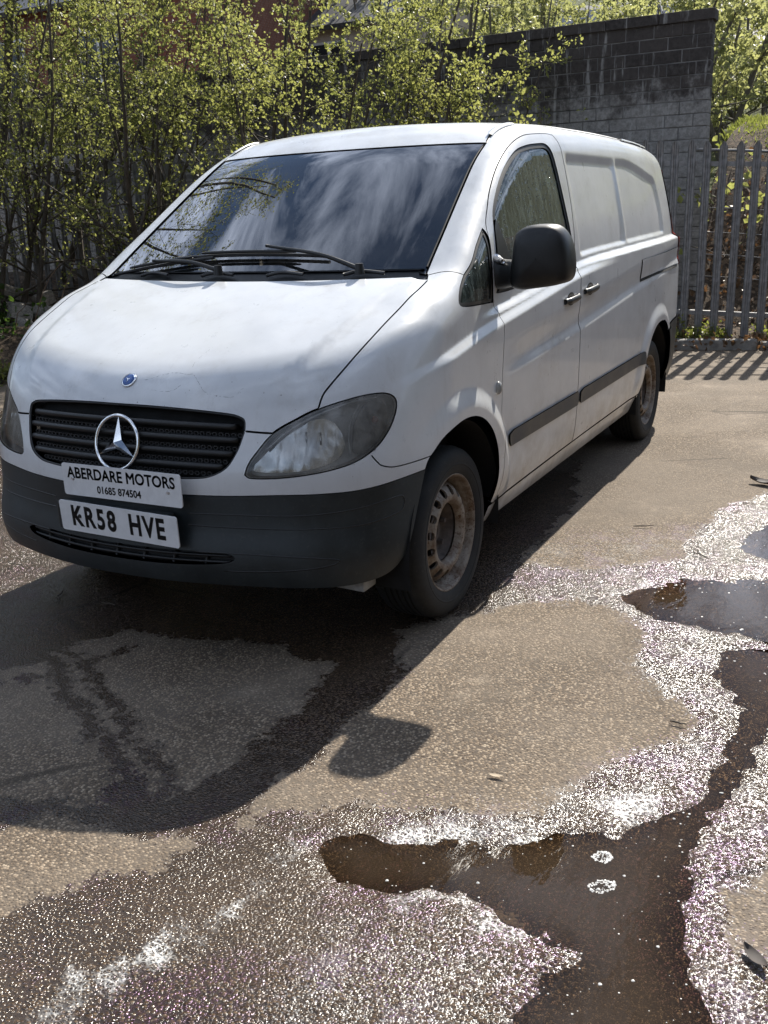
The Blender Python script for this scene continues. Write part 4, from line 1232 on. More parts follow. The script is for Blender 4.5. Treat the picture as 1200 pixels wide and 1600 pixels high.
# ------------------------------------------------------------------ van: plates with writing
def text_mesh(s, size, xscale, bold, mat, parent, origin, ex, ey, en, name='lettering', align='CENTER', space=1.0, depth=.0006):
    cu = bpy.data.curves.new(name, 'FONT'); cu.body = s; cu.size = size; cu.align_x = align; cu.align_y = 'CENTER'
    cu.bevel_depth = bold; cu.bevel_resolution = 0; cu.space_character = space; cu.resolution_u = 4
    tmp = bpy.data.objects.new('tmp_text', cu); COL.objects.link(tmp)
    dg = bpy.context.evaluated_depsgraph_get()
    me = bpy.data.meshes.new_from_object(tmp.evaluated_get(dg))
    bpy.data.objects.remove(tmp)
    co = np.empty(len(me.vertices) * 3); me.vertices.foreach_get('co', co); co = co.reshape(-1, 3)
    P = np.array(origin) + co[:, :1] * xscale * np.array(ex) + co[:, 1:2] * np.array(ey) + np.array(en) * depth
    me.vertices.foreach_set('co', P.ravel()); me.update()
    me.materials.clear(); me.materials.append(mat)
    o = bpy.data.objects.new(name, me); return link(o, parent)
def plate(name, c, w, h, tilt_deg, roll_deg, yaw_deg=0):
    R = Matrix.Rotation(math.radians(yaw_deg), 3, 'Z') @ Matrix.Rotation(math.radians(-tilt_deg), 3, 'Y') @ Matrix.Rotation(math.radians(roll_deg), 3, 'X')
    en = R @ Vector((1, 0, 0)); ex = R @ Vector((0, 1, 0)); ey = R @ Vector((0, 0, 1))
    bm = bmesh.new()
    n = 40; pts = []
    r = .010
    for (sx, sy, a0) in ((1, 1, 0), (-1, 1, 90), (-1, -1, 180), (1, -1, 270)):
        for k in range(6):
            a = math.radians(a0 + 90 * k / 5)
            pts.append((sx * (w / 2 - r) + r * math.cos(a), sy * (h / 2 - r) + r * math.sin(a)))
    c = Vector(c)
    f = [bm.verts.new(c + ex * p[0] + ey * p[1] + en * .002) for p in pts]
    b = [bm.verts.new(c + ex * p[0] + ey * p[1] - en * .002) for p in pts]
    bm.faces.new(f); bm.faces.new(b[::-1])
    for i in range(len(pts)):
        j = (i + 1) % len(pts); bm.faces.new((f[j], f[i], b[i], b[j]))
    o = bm_obj(name, bm, WHITEPL, van)
    return o, c, ex, ey, en
o, c, ex, ey, en = plate('dealer_sign', (.850, .054, .664), .522, .114, 0.0, 0.2, 0)
tag(o, 'white dealer sign lettered in black above the number plate')
text_mesh('ABERDARE MOTORS', .0545, .93, .0014, PLATEBLK, o, c + ey * .0235, ex, ey, en, depth=.0026, space=1.02)
text_mesh('01685 874504', .036, .94, .0009, PLATEBLK, o, c - ey * .029 - ex * .01, ex, ey, en, depth=.0026)
for sx, sz in ((-.215, .003), (.205, -.008)):
    bm = bmesh.new(); bmesh.ops.create_cone(bm, cap_ends=True, segments=12, radius1=.007, radius2=.005, depth=.004)
    bmesh.ops.rotate(bm, cent=(0, 0, 0), matrix=Matrix.Rotation(math.radians(90), 3, 'Y'), verts=bm.verts)
    bmesh.ops.translate(bm, vec=c + ex * sx + ey * sz + en * .004, verts=bm.verts); bm_obj('sign_screw', bm, SILVER, o, True, 30)
o, c, ex, ey, en = plate('number_plate', (.874, .044, .533), .520, .111, -3.0, -1.0, 0)
tag(o, 'white front number plate with black characters')
text_mesh('KR58', .102, .76, .0036, PLATEBLK, o, c - ex * .108, ex, ey, en, depth=.0026, space=1.24)
text_mesh('HVE', .102, .76, .0036, PLATEBLK, o, c + ex * .128, ex, ey, en, depth=.0026, space=1.18)
for sx in (-.158, -.014):
    bm = bmesh.new(); bmesh.ops.create_cone(bm, cap_ends=True, segments=14, radius1=.0075, radius2=.006, depth=.004)
    bmesh.ops.rotate(bm, cent=(0, 0, 0), matrix=Matrix.Rotation(math.radians(90), 3, 'Y'), verts=bm.verts)
    bmesh.ops.translate(bm, vec=c + ex * (sx - .012) + ey * .004 + en * .004, verts=bm.verts); bm_obj('plate_screw_cap', bm, PLATEBLK, o, True, 30)
# plinth that carries the plate
bm = bmesh.new(); box_bm(bm, (.851, .012, .533), (.040, .50, .10), None, .008); bm_obj('plate_plinth', bm, BUMPER, van)

# ------------------------------------------------------------------ van: wheels
def make_wheel():
    w = bpy.data.objects.new('wheel', None); COL.objects.link(w)
    # tyre, outer face at +y (local), centre plane y=0
    prof = [(.222, .088), (.232, .096), (.250, .103), (.275, .107), (.298, .104), (.315, .096), (.326, .082), (.331, .064)]
    tread = []
    for g in (.052, .030, .006, -.018, -.042):
        tread += [(.3325, g + .008), (.3325, g), (.325, g - .0015), (.325, g - .0075), (.3325, g - .009)]
    prof2 = prof + tread + [(.331, -.064), (.326, -.082), (.315, -.096), (.298, -.104), (.275, -.107), (.250, -.103), (.222, -.090)]
    V, Fc = lathe(prof2, 72)
    ty = mesh_obj('tyre', V, Fc, TYREM, w)
    ty.data.set_sharp_from_angle(angle=math.radians(50))
    # raised ring on sidewall
    V, Fc = lathe([(.262, .1052), (.264, .1072), (.268, .1075), (.270, .1062)], 72); mesh_obj('sidewall_ring', V, Fc, TYREM, w)
    # rim barrel and flange
    V, Fc = lathe([(.213, .070), (.218, .086), (.224, .094), (.228, .094), (.228, .088), (.222, .078), (.214, .068), (.206, .050), (.196, .030), (.191, .0), (.190, -.08)], 72)
    rim = mesh_obj('rim', V, Fc, RIMM, w)
    # dish ring with 16 ventilation holes: conical/convex annulus r .118 - .197
    nh = 16
    def dish_y(r): return float(np.interp(r, [.112, .120, .130, .150, .168, .185, .197], [.058, .078, .0865, .0855, .075, .056, .036]))
    loops = []
    def circ(r, n): return np.array([(r * math.cos(2 * math.pi * k / n), r * math.sin(2 * math.pi * k / n)) for k in range(n)])
    o2 = circ(.197, 96); i2 = circ(.112, 72)
    hs = []
    for k in range(nh):
        a = 2 * math.pi * (k + .5) / nh
        cx, cy = .1635 * math.cos(a), .1635 * math.sin(a)
        hs.append(np.array([(cx + .0195 * math.cos(t) * math.cos(a) - .0160 * math.sin(t) * math.sin(a), cy + .0195 * math.cos(t) * math.sin(a) + .0160 * math.sin(t) * math.cos(a)) for t in np.linspace(0, 2 * math.pi, 16, endpoint=False)]))
    pts = [o2, i2] + hs; vs_, es = [], []
    for lp in pts:
        b = len(vs_); vs_ += [Vector(v) for v in lp]; es += [(b + i, b + (i + 1) % len(lp)) for i in range(len(lp))]
    for r in (.120, .128, .138, .150, .163, .176, .187):
        for p in circ(r, 80):
            if all(np.hypot(*(h.mean(0) - p)) > .0225 for h in hs): vs_.append(Vector(p))
    Vd, _, Td, *_r2 = delaunay_2d_cdt(vs_, es, [], 0, 1e-6)
    V2 = np.array([tuple(v) for v in Vd]); Td = np.array(Td); cen = V2[Td].mean(1); rr = np.hypot(cen[:, 0], cen[:, 1])
    m = (rr < .197) & (rr > .1118)
    for h in hs: m &= ~inside(cen, h)
    Td = Td[m]
    V3 = [(p[0], dish_y(math.hypot(*p)), p[1]) for p in V2]
    F3 = [tuple(int(i) for i in t[::-1]) for t in Td]
    nb = len(V3)
    for h in hs:
        b = len(V3)
        V3 += [(p[0], dish_y(math.hypot(*p)), p[1]) for p in h]
        V3 += [(p[0] * .99, dish_y(math.hypot(*p)) - .010, p[1] * .99) for p in h]
        for i in range(16): F3.append((b + i, b + (i + 1) % 16, b + 16 + (i + 1) % 16, b + 16 + i))
    mesh_obj('vent_ring', V3, F3, RIMM, w)
    V, Fc = lathe([(.113, .050), (.108, .040), (.104, .020), (.098, .014), (.055, .013), (.050, .018), (.040, .020), (.036, .016), (.034, .004), (.001, .002)], 48)
    hub = mesh_obj('hub', V, Fc, RUSTD, w)
    for k in range(5):
        a = 2 * math.pi * k / 5 + .3
        bm = bmesh.new(); bmesh.ops.create_cone(bm, cap_ends=True, segments=6, radius1=.0125, radius2=.010, depth=.022)
        bmesh.ops.rotate(bm, cent=(0, 0, 0), matrix=Matrix.Rotation(math.radians(-90), 3, 'X'), verts=bm.verts)
        bmesh.ops.translate(bm, vec=(.072 * math.cos(a), .024, .072 * math.sin(a)), verts=bm.verts); bm_obj('wheel_bolt', bm, RUSTD, w)
    V, Fc = lathe([(.19, .0), (.06, -.005), (.001, -.005)], 40); mesh_obj('brake_backplate', V, Fc, BLACK, w)
    return w
def flatten(o, parent):
    """hang a wheel's pieces on van > wheel (mesh) > pieces: the tyre becomes the wheel's own mesh"""
    return o
w0 = make_wheel()
# the wheel root becomes a child of the van; nuts etc. stay two levels down
def place_wheel(root, loc, left, rz=0.0):
    root.parent = van; root.location = loc
    root.rotation_euler = (0, 0, rz if left else math.pi + rz)
    return root
def copy_tree(o, parent):
    c = o.copy(); COL.objects.link(c); c.parent = parent
    for ch in o.children: copy_tree(ch, c)
    return c
WT = [((0, .806, .331), True, 0.0), ((-3.2, .806, .331), True, 0.0), ((0, -.806, .331), False, 0.0), ((-3.2, -.806, .331), False, 0.0)]
wheels = [w0] + [copy_tree(w0, van) for _ in WT[1:]]
for o, (loc, left, rz) in zip(wheels, WT): place_wheel(o, loc, left, rz)
# arch liners, underbody
for xc in (0.0, -3.2):
    for s in (1, -1):
        V, Fc = [], []
        n = 25
        for k in range(n):
            a = math.radians(-12 + 204 * k / (n - 1))
            for y in (.925, .55): V.append((xc + .425 * math.cos(a), y * s, .335 + .43 * math.sin(a)))
        for k in range(n - 1): Fc.append((2 * k, 2 * k + 1, 2 * k + 3, 2 * k + 2))
        b = len(V); V.append((xc, .55 * s, .335))
        for k in range(n - 1): Fc.append((2 * k + 1, 2 * k + 3, b))
        mesh_obj('arch_liner', V, Fc, BLACK, van)
bm = bmesh.new()
box_bm(bm, (-1.6, 0, .31), (2.30, 1.70, .10)); box_bm(bm, (-1.85, 0, .27), (4.1, 1.02, .10)); box_bm(bm, (-3.78, 0, .42), (.28, 1.6, .10)); box_bm(bm, (.42, 0, .42), (.34, 1.0, .10))
bm_obj('underbody', bm, BLACK, van)
bm = bmesh.new(); box_bm(bm, (.50, .715, .300), (.09, .19, .050), Matrix.Rotation(math.radians(-2), 3, 'X'), .006)
bm_obj('jacking_bracket', bm, GREYMET, van)

# ------------------------------------------------------------------ van: cabin
bm = bmesh.new()
def prism(bm, prof, y0, y1):
    a = [bm.verts.new((x, y0, z)) for x, z in prof]; b = [bm.verts.new((x, y1, z)) for x, z in prof]
    bm.faces.new(a); bm.faces.new(b[::-1])
    for i in range(len(prof)):
        j = (i + 1) % len(prof); bm.faces.new((a[j], a[i], b[i], b[j]))
prism(bm, [(-.03, 1.20), (-.16, 1.235), (-.42, 1.215), (-.52, 1.16), (-.56, 1.02), (-.50, .86), (-.45, .6), (-.05, .6)], -.74, .74)
dash = bm_obj('dashboard', bm, CABIN, van, True, 35)
for yy in (-.40, .40):
    bm = bmesh.new()
    box_bm(bm, (-1.10, yy, .80), (.50, .50, .16), None, .05)
    box_bm(bm, (-1.36, yy, 1.10), (.14, .48, .58), Matrix.Rotation(math.radians(-10), 3, 'Y'), .05) if False else box_bm(bm, (-1.36, yy, 1.10), (.14, .48, .58), None, .05)
    seat = bm_obj('seat', bm, SEATF, van, True, 40)
    bm = bmesh.new(); box_bm(bm, (-1.42, yy, 1.50), (.10, .28, .17), None, .04); bm_obj('headrest', bm, SEATF, seat, True, 40)
V_, F_ = torus_geo(.185, .014, 40, 8)
Rw = Matrix.Rotation(math.radians(-58), 3, 'Y')
sw = mesh_obj('steering_wheel', [Vector((-.66, -.40, 1.10)) + Rw @ v for v in V_], F_, CABIN, van)
for a in (90, 210, 330):
    d = Rw @ Vector((0, math.cos(math.radians(a)), math.sin(math.radians(a))))
    tube('wheel_spoke', [Vector((-.66, -.40, 1.10)), Vector((-.66, -.40, 1.10)) + d * .18], .016, CABIN, sw, 6)
bm = bmesh.new(); box_bm(bm, (-1.62, 0, 1.10), (.02, 1.52, 1.46)); bm_obj('bulkhead', bm, CABIN, van)
bm = bmesh.new(); box_bm(bm, (-.85, 0, .45), (1.5, 1.66, .03)); bm_obj('cab_floor', bm, CABIN, van)
hlr = np.array([(-.96, .60, 1.8), (-.90, 0, 1.82), (-.96, -.60, 1.8), (-1.6, -.64, 1.86), (-1.6, .64, 1.86)])
panel('headliner', resample(hlr, .05), (0, 0, 1), CABIN, van, (.06, .06), 0, 0, off=.05, far=2.5)
dc = onF([(-.45, .93, .45), (-.45, .93, 1.14), (-1.45, .93, 1.17), (-1.45, .93, .45)])
dcp = panel('door_card', resample(dc, .05), (0, 1, 0), CABIN, doors[0], (.06, .06), 0, 0, off=.06, mirror=True)
dcp[1].parent = doors[1]

# ------------------------------------------------------------------ background materials
def block_mat():
    t = NT('stained_blockwork'); pos = t.pos()
    sep = t.n('ShaderNodeSeparateXYZ'); t.l(pos, sep.inputs[0])
    n1 = t.noise(3.2, 6, .65, pos); n2 = t.noise(24, 5, .65, pos)
    info = t.n('ShaderNodeObjectInfo').outputs['Random']
    dark = t.mix(t.rng(n2, .3, .7), (.034, .030, .029), (.070, .062, .058))
    dark = t.mix(t.math('MULTIPLY', info, .35), dark, (.105, .092, .085))
    pale = t.mix(t.rng(n2, .3, .7), (.22, .21, .20), (.38, .37, .355))
    zz = t.math('ADD', sep.outputs[2], t.math('MULTIPLY', t.math('SUBTRACT', n1, .5), 1.1))
    zz = t.math('ADD', zz, t.math('MULTIPLY', t.math('SUBTRACT', t.noise(7, 5, .7, pos), .5), .9))
    c = t.mix(t.rng(zz, 2.85, 2.45, 0, .85), dark, pale)
    mp = t.n('ShaderNodeMapping'); mp.inputs['Scale'].default_value = (5, 5, .55); t.l(pos, mp.inputs[0])
    st = t.rng(t.noise(2.4, 5, .65, mp.outputs[0]), .56, .68)
    c = t.mix(t.math('MULTIPLY', st, .6), c, (.40, .395, .385))
    return t.done(t.bsdf(c, .9, 0, .25, t.bump(n2, .5, .01)))
BLOCK = block_mat()
MORTAR = simple('pale_mortar', (.17, .165, .16), .95, var=.45, scale=4, bump=.3)
GALV = simple('weathered_galvanised_steel', (.19, .19, .195), .5, .35, var=.28, scale=14)
KERBM = simple('kerb_concrete', (.20, .19, .175), .9, var=.3, scale=14, bump=.4)
def soil_mat(name, a, b, c_):
    t = NT(name); pos = t.pos()
    n1 = t.noise(3, 6, .65, pos); n2 = t.noise(28, 5, .7, pos); vc = t.voro(26, pos, out='Color')
    s = t.n('ShaderNodeSeparateColor'); t.l(vc, s.inputs[0])
    c = t.mix(t.rng(n1, .3, .7), a, b)
    c = t.mix(t.math('MULTIPLY', t.rng(s.outputs[0], .55, .9), .8), c, c_)
    return t.done(t.bsdf(c, .95, 0, .2, t.bump(t.math('ADD', n2, s.outputs[1]), .8, .03)))
SOIL = soil_mat('leaf_litter_soil', (.040, .029, .020), (.075, .056, .040), (.17, .12, .08))
HILLM = soil_mat('hillside_undergrowth', (.045, .055, .022), (.085, .095, .035), (.12, .13, .05))
STONE = simple('rubble_stone', (.25, .23, .205), .9, var=.35, scale=9, bump=.5)
BRICKM = None
def bark_mat(name, a, b):
    t = NT(name); v = t.coord()
    mp = t.n('ShaderNodeMapping'); mp.inputs['Scale'].default_value = (22, 22, 4); t.l(v, mp.inputs[0])
    n1 = t.noise(1.5, 6, .7, mp.outputs[0])
    return t.done(t.bsdf(t.mix(t.rng(n1, .3, .7), a, b), .85, 0, .3, t.bump(n1, .5, .01)))
BARK = bark_mat('grey_brown_bark', (.050, .042, .034), (.125, .105, .085))
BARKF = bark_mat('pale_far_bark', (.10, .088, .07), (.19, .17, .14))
def leaf_mat(name, a, b, trans, tw=.55):
    t = NT(name); v = t.coord()
    oi = t.n('ShaderNodeObjectInfo').outputs['Random']
    n1 = t.noise(2.4, 3, .5, v); n2 = t.noise(45, 2, .5, v)
    f = t.math('ADD', t.math('MULTIPLY', n1, .7), t.math('MULTIPLY', n2, .5))
    f = t.math('ADD', f, t.math('MULTIPLY', oi, .15))
    c = t.mix(t.rng(f, .38, .85), a, b)
    p = t.bsdf(c, .45, 0, .4)
    tl = t.n('ShaderNodeBsdfTranslucent'); t.l(t.mix(1.0, c, trans, 'MULTIPLY'), tl.inputs[0])
    m = t.n('ShaderNodeMixShader'); m.inputs[0].default_value = tw
    t.l(p.outputs[0], m.inputs[1]); t.l(tl.outputs[0], m.inputs[2])
    return t.done(m)
LEAF = leaf_mat('spring_leaf', (.072, .085, .026), (.20, .205, .080), (2.3, 2.3, 1.7), .55)
LEAFD = leaf_mat('bramble_leaf', (.022, .045, .012), (.06, .095, .025), (2.0, 2.2, 1.3), .4)
LEAFF = leaf_mat('far_leaf_haze_paled', (.14, .15, .08), (.25, .255, .14), (2.2, 2.2, 1.5), .5)  # colour paled to paint in the haze over the distant trees
GRASSM = leaf_mat('grass_blade', (.075, .080, .030), (.145, .150, .055), (2.4, 2.6, 1.4), .5)
DEADM = leaf_mat('dead_leaf', (.075, .048, .028), (.19, .125, .075), (1.4, 1.1, .8), .25)

# ------------------------------------------------------------------ block wall behind the fence
WX, WY1, WY0, WH = -8.95, .165, -11.5, 3.535
BL, BHGT, DEP = .318, .1355, .20
wall = thing('block_wall', 'tall dark stained block wall with white streaks behind the van', 'wall', (WX, 0, 0))
me_f = {}
def block_mesh(L):
    k = round(L, 3)
    if k in me_f: return me_f[k]
    bm = bmesh.new(); box_bm(bm, (0, 0, 0), (DEP, L - .011, BHGT - .011), None, .006)
    me = bpy.data.meshes.new('block'); bmesh.ops.recalc_face_normals(bm, faces=bm.faces); bm.to_mesh(me); bm.free()
    me.materials.append(BLOCK); me_f[k] = me; return me
nrow = int(WH / BHGT)
rest = bmesh.new(); single = 0
cells = []
for r in range(nrow):
    y = WY1; z = (r + .5) * BHGT
    L = BL if r % 2 == 0 else BL / 2
    while y > WY0:
        cells.append((r, y - L / 2, z, L)); y -= L; L = BL
def visible_rank(c):
    r, y, z, L = c
    return (z > 1.75 and y > -4.6)
rw = random.Random(3)
for c in cells:
    r, y, z, L = c
    off = rw.uniform(-.004, .004)
    if visible_rank(c) and single < 290 and r < nrow - 1:
        o = bpy.data.objects.new('block', block_mesh(L)); link(o, wall); o.location = (off, y, z); single += 1
    elif r < nrow - 1:
        vs_ = [rest.verts.new((off + sx * DEP / 2, y + sy * (L - .011) / 2, z + sz * (BHGT - .011) / 2)) for sx in (-1, 1) for sy in (-1, 1) for sz in (-1, 1)]
        for f in ((0, 1, 3, 2), (4, 6, 7, 5), (0, 4, 5, 1), (2, 3, 7, 6), (0, 2, 6, 4), (1, 5, 7, 3)): rest.faces.new([vs_[i] for i in f])
o = bm_obj('block_courses', rest, BLOCK, wall); o['kind'] = 'stuff'
bm = bmesh.new(); box_bm(bm, (-.004, (WY0 + WY1) / 2, (nrow - 1) * BHGT / 2), (DEP - .008, WY1 - WY0 - .02, (nrow - 1) * BHGT)); bm_obj('mortar_core', bm, MORTAR, wall)
yy = WY1 + .02
while yy > WY0:
    bm = bmesh.new(); box_bm(bm, (0, yy - .30, (nrow - 1) * BHGT + .055), (DEP + .05, .594, .11), None, .008); bm_obj('coping', bm, BLOCK, wall); yy -= .60

# ------------------------------------------------------------------ palisade fence
FY0, FY1 = -9.2, 3.0
def fx(y): return -7.85 - .20 * (y - .4)
def fz(y): return .10 - .055 * (y - .4) if y > -2 else .10 + .055 * 2.4
fence = thing('palisade_fence', 'grey steel palisade fence standing behind a low kerb', 'fence', (fx(.4), .4, 0))
fo = Vector((fx(.4), .4, 0)); fang = math.atan2(-.20, 1.0)
def pale_mesh():
    # W-section strip with splayed triple-point head
    prof = [(-.041, .0), (-.031, .014), (-.015, .014), (-.006, .003), (.006, .003), (.015, .014), (.031, .014), (.041, .0)]
    th = .003
    H = 2.02
    V, Fc = [], []
    levels = [0, 1.55, 1.86, H]
    n = len(prof)
    for li, z in enumerate(levels):
        for side in (0, 1):
            for j, (a, b) in enumerate(prof):
                zz = z
                if li == len(levels) - 1:
                    u_ = abs(a) / .041
                    zz = z - .085 * (u_ - .0) if u_ > .5 else z - .02 - .05 * u_
                sp = 1.0 if li < 3 else 1.0
                V.append((b + th * (1 if side else 0) + (.012 if li == 3 else 0), a * sp, zz))
    L = 2 * n
    for li in range(len(levels) - 1):
        for side in (0, 1):
            for j in range(n - 1):
                a = li * L + side * n + j; f = (a, a + 1, a + 1 + L, a + L)
                Fc.append(f if side else f[::-1])
        for e in (0, n - 1):
            a = li * L + e; f = (a, a + n, a + n + L, a + L); Fc.append(f if e else f[::-1])
    t0 = (len(levels) - 1) * L
    for j in range(n - 1): Fc.append((t0 + j, t0 + j + 1, t0 + n + j + 1, t0 + n + j))
    me = bpy.data.meshes.new('pale'); me.from_pydata(V, [], Fc); me.materials.append(GALV); me.update(); return me
PM = pale_mesh()
y = FY1; k = 0; rp = random.Random(5)
while y > FY0:
    o = bpy.data.objects.new('pale', PM); link(o, fence)
    o.location = Vector((fx(y) + .03, y, fz(y) + rp.uniform(-.008, .008))) - fo
    o.rotation_euler = (rp.uniform(-.006, .006), rp.uniform(-.004, .004), -fang * 0 + math.atan(.20) * 1.0)
    y -= .1545; k += 1
def rail(z0, nm='rail'):
    ys = np.linspace(FY1, FY0, 30)
    V, Fc = [], []
    for yy in ys:
        for dx, dz in ((.012, .024), (.012, -.024), (.006, -.024), (.006, .018), (-.040, .018), (-.040, .024)):
            V.append(Vector((fx(yy) + dx, yy, fz(yy) + z0 + dz)) - fo)
    for i in range(len(ys) - 1):
        for j in range(6): Fc.append((i * 6 + j, i * 6 + (j + 1) % 6, (i + 1) * 6 + (j + 1) % 6, (i + 1) * 6 + j))
    mesh_obj(nm, V, Fc, GALV, fence, False)
rail(1.765); rail(.245)
for yy in (2.4, -.33, -3.08, -5.8, -8.5):
    bm = bmesh.new(); box_bm(bm, Vector((fx(yy) - .065, yy, fz(yy) + .97)) - fo, (.09, .05, 1.95)); bm_obj('post', bm, GALV, fence)

# kerb stones in front of the fence
def kx(y): return fx(y) + .36
y = 1.95
for lab in ('weathered kerb stone below the fence at the right edge', 'weathered kerb stone below the fence pales, middle one', 'weathered kerb stone just behind the van rear bumper', 'weathered kerb stone behind the rear wheel of the van'):
    L = .92
    bm = bmesh.new(); box_bm(bm, (0, 0, .0), (.125, L - .012, .26), None, .012)
    o = bm_obj('kerb_stone', bm, KERBM); o.location = (kx(y - L / 2), y - L / 2, -.005 - .03 * (y - .4)); o.rotation_euler = (rp.uniform(-.01, .01), rp.uniform(-.02, .02), math.atan(.20))
    tag(o, lab, 'kerb', 'kerb stones along the fence'); y -= L

# soil strip under the fence and litter verge on the left
def sheet(name, x_of, rows, ys, mat, kind='structure', nz=.05, seed=0):
    """rows: list of (dx, z) from the line x_of(y)"""
    V, Fc = [], []
    m = len(rows)
    for i, yy in enumerate(ys):
        for j, (dx, z) in enumerate(rows):
            P = np.array([[x_of(yy) + dx, yy]])
            z_ = z(yy) if callable(z) else z
            amp = nz if 0 < j < m - 1 else 0
            V.append((P[0, 0], yy, z_ + amp * float(vnoise(P, 2.6, seed)[0] + .5 * vnoise(P, 8.0, seed + 1)[0] - .75)))
    for i in range(len(ys) - 1):
        for j in range(m - 1): Fc.append((i * m + j, i * m + j + 1, (i + 1) * m + j + 1, (i + 1) * m + j))
    o = mesh_obj(name, V, Fc, mat); tag(o, kind=kind); return o
ys = np.arange(-16, 14, .16)
def vedge(y):   # tarmac edge: kerb line at the back, sweeping forward on the left
    return max(kx(y) - .05, kx(y) - .05 + 1.35 * max(0, -3.6 - y))
rows = [(0, -.04), (-.02, .03), (-.25, .07), (-.6, lambda y: .10), (-1.1, lambda y: .16 + .05 * max(0, -3 - y)), (-1.8, lambda y: .20 + .08 * max(0, min(-3 - y, 5))), (-3.0, .35), (-5.0, .55), (-8, .9)]
sheet('soil_verge', vedge, rows, ys, SOIL, nz=.10, seed=21)
# earth bank on the right beyond the wall end
ysb = np.arange(.02, 14, .2)
rowsb = [(-.35, -.02), (-.7, .22), (-1.2, .55), (-1.8, 1.05), (-2.4, 1.55), (-3.1, 2.05), (-3.8, 2.36), (-5, 2.6), (-9, 3.0), (-16, 3.6), (-30, 6), (-60, 12), (-110, 22)]
sheet('earth_bank', fx, rowsb, ysb, SOIL, nz=.22, seed=31)
ysh = np.concatenate([np.arange(-120, -20, 8), np.arange(-20, 30, 1.5), np.arange(30, 130, 10)])
rowsh = [(-4.5, .3), (-8, 1.2), (-12, 2.4), (-18, 3.6), (-26, 5.0), (-36, 7.5), (-50, 11), (-70, 16), (-100, 24), (-150, 32)]
sheet('hillside', lambda y: -7.0, rowsh, ysh, HILLM, nz=.7, seed=41)

# unseen valley side added round the camera to cut sky light on the van
V, Fc = [], []
angs = np.radians(np.arange(-100, 112, 4)); radii = [(24, -.3), (32, 3.5), (42, 10), (56, 19), (75, 28), (110, 38)]
for a in angs:
    for (r_, z_) in radii:
        k_ = 1.0 + .25 * math.sin(a * 5.3) + .12 * math.sin(a * 13.1 + 1)
        f_ = min(1, (math.radians(112) - abs(a)) * 3 + .25)
        q_ = r_ - 13.0 * max(0, math.sin(a)) ** 2
        V.append((q_ * math.cos(a), q_ * math.sin(a) + 2, (z_ * k_ * (.42 + 2.3 * max(0, math.sin(a)) ** 2) if z_ > 0 else z_) * f_))
m_ = len(radii)
for i in range(len(angs) - 1):
    for j in range(m_ - 1): Fc.append((i * m_ + j, i * m_ + j + 1, (i + 1) * m_ + j + 1, (i + 1) * m_ + j))
SKYBLOCKM = soil_mat('unseen_valley_brown', (.040, .037, .030), (.070, .064, .050), (.095, .088, .068))
tag(mesh_obj('unseen_valley_side', V, Fc, SKYBLOCKM), kind='structure')

# ------------------------------------------------------------------ shrubs and trees
def rnd_dir(rs, up=.3):
    while True:
        v = Vector((rs.uniform(-1, 1), rs.uniform(-1, 1), rs.uniform(-1 + up, 1)))
        if .1 < v.length < 1: return v.normalized()
class Plant:
    def __init__(self, seed):
        self.rs = random.Random(seed); self.V = []; self.F = []; self.leafpts = []
    def limb(self, pts, r0, r1, n):
        rads = list(np.linspace(r0, r1, len(pts)))
        V, Fc = tube_geo(pts, rads, n, caps=False); b = len(self.V)
        self.V += V; self.F += [tuple(i + b for i in f) for f in Fc]
    def path(self, p, d, L, seg, wander, grav=0.0):
        rs = self.rs; out = [Vector(p)]; d = Vector(d).normalized()
        for i in range(seg):
            d = (d + Vector((rs.uniform(-1, 1), rs.uniform(-1, 1), rs.uniform(-1, 1))) * wander + Vector((0, 0, grav))).normalized()
            out.append(out[-1] + d * (L / seg))
        return out
def leaves_mesh(pts, size, per, spread, seed, fold=.35, up=.0):
    rg = np.random.default_rng(seed)
    P = np.repeat(np.array(pts, float), per, 0); n = len(P)
    P = P + rg.normal(0, spread, (n, 3))
    a = rg.normal(0, 1, (n, 3)); a[:, 2] += up; a /= np.linalg.norm(a, axis=1, keepdims=True)
    b = np.cross(a, rg.normal(0, 1, (n, 3))); b /= np.linalg.norm(b, axis=1, keepdims=True)
    c = np.cross(a, b)
    s = (size * rg.uniform(.55, 1.25, n))[:, None]
    w = s * rg.uniform(.32, .42, n)[:, None]
    V = np.empty((n, 6, 3))
    V[:, 0] = P; V[:, 1] = P + a * s * .40 + b * w + c * w * fold; V[:, 2] = P + a * s * .75 + b * w * .62 + c * w * fold * .6
    V[:, 3] = P + a * s; V[:, 4] = P + a * s * .75 - b * w * .62 + c * w * fold * .6; V[:, 5] = P + a * s * .40 - b * w + c * w * fold
    base = (np.arange(n) * 6)[:, None]
    F1 = base + np.array([[0, 1, 2, 3]]); F2 = base + np.array([[0, 3, 4, 5]])
    return V.reshape(-1, 3), np.concatenate([F1, F2])
def fast_mesh(name, V, Q, mat, parent, smooth=False):
    me = bpy.data.meshes.new(name); Q = np.asarray(Q); V = np.asarray(V, float)
    me.vertices.add(len(V)); me.vertices.foreach_set('co', V.ravel())
    k = Q.shape[1]
    me.loops.add(Q.size); me.loops.foreach_set('vertex_index', Q.ravel().astype(np.int32))
    me.polygons.add(len(Q)); me.polygons.foreach_set('loop_start', np.arange(0, Q.size, k)); me.polygons.foreach_set('loop_total', np.full(len(Q), k))
    me.polygons.foreach_set('use_smooth', np.full(len(Q), smooth))
    me.update(calc_edges=True); me.materials.append(mat)
    return link(bpy.data.objects.new(name, me), parent)
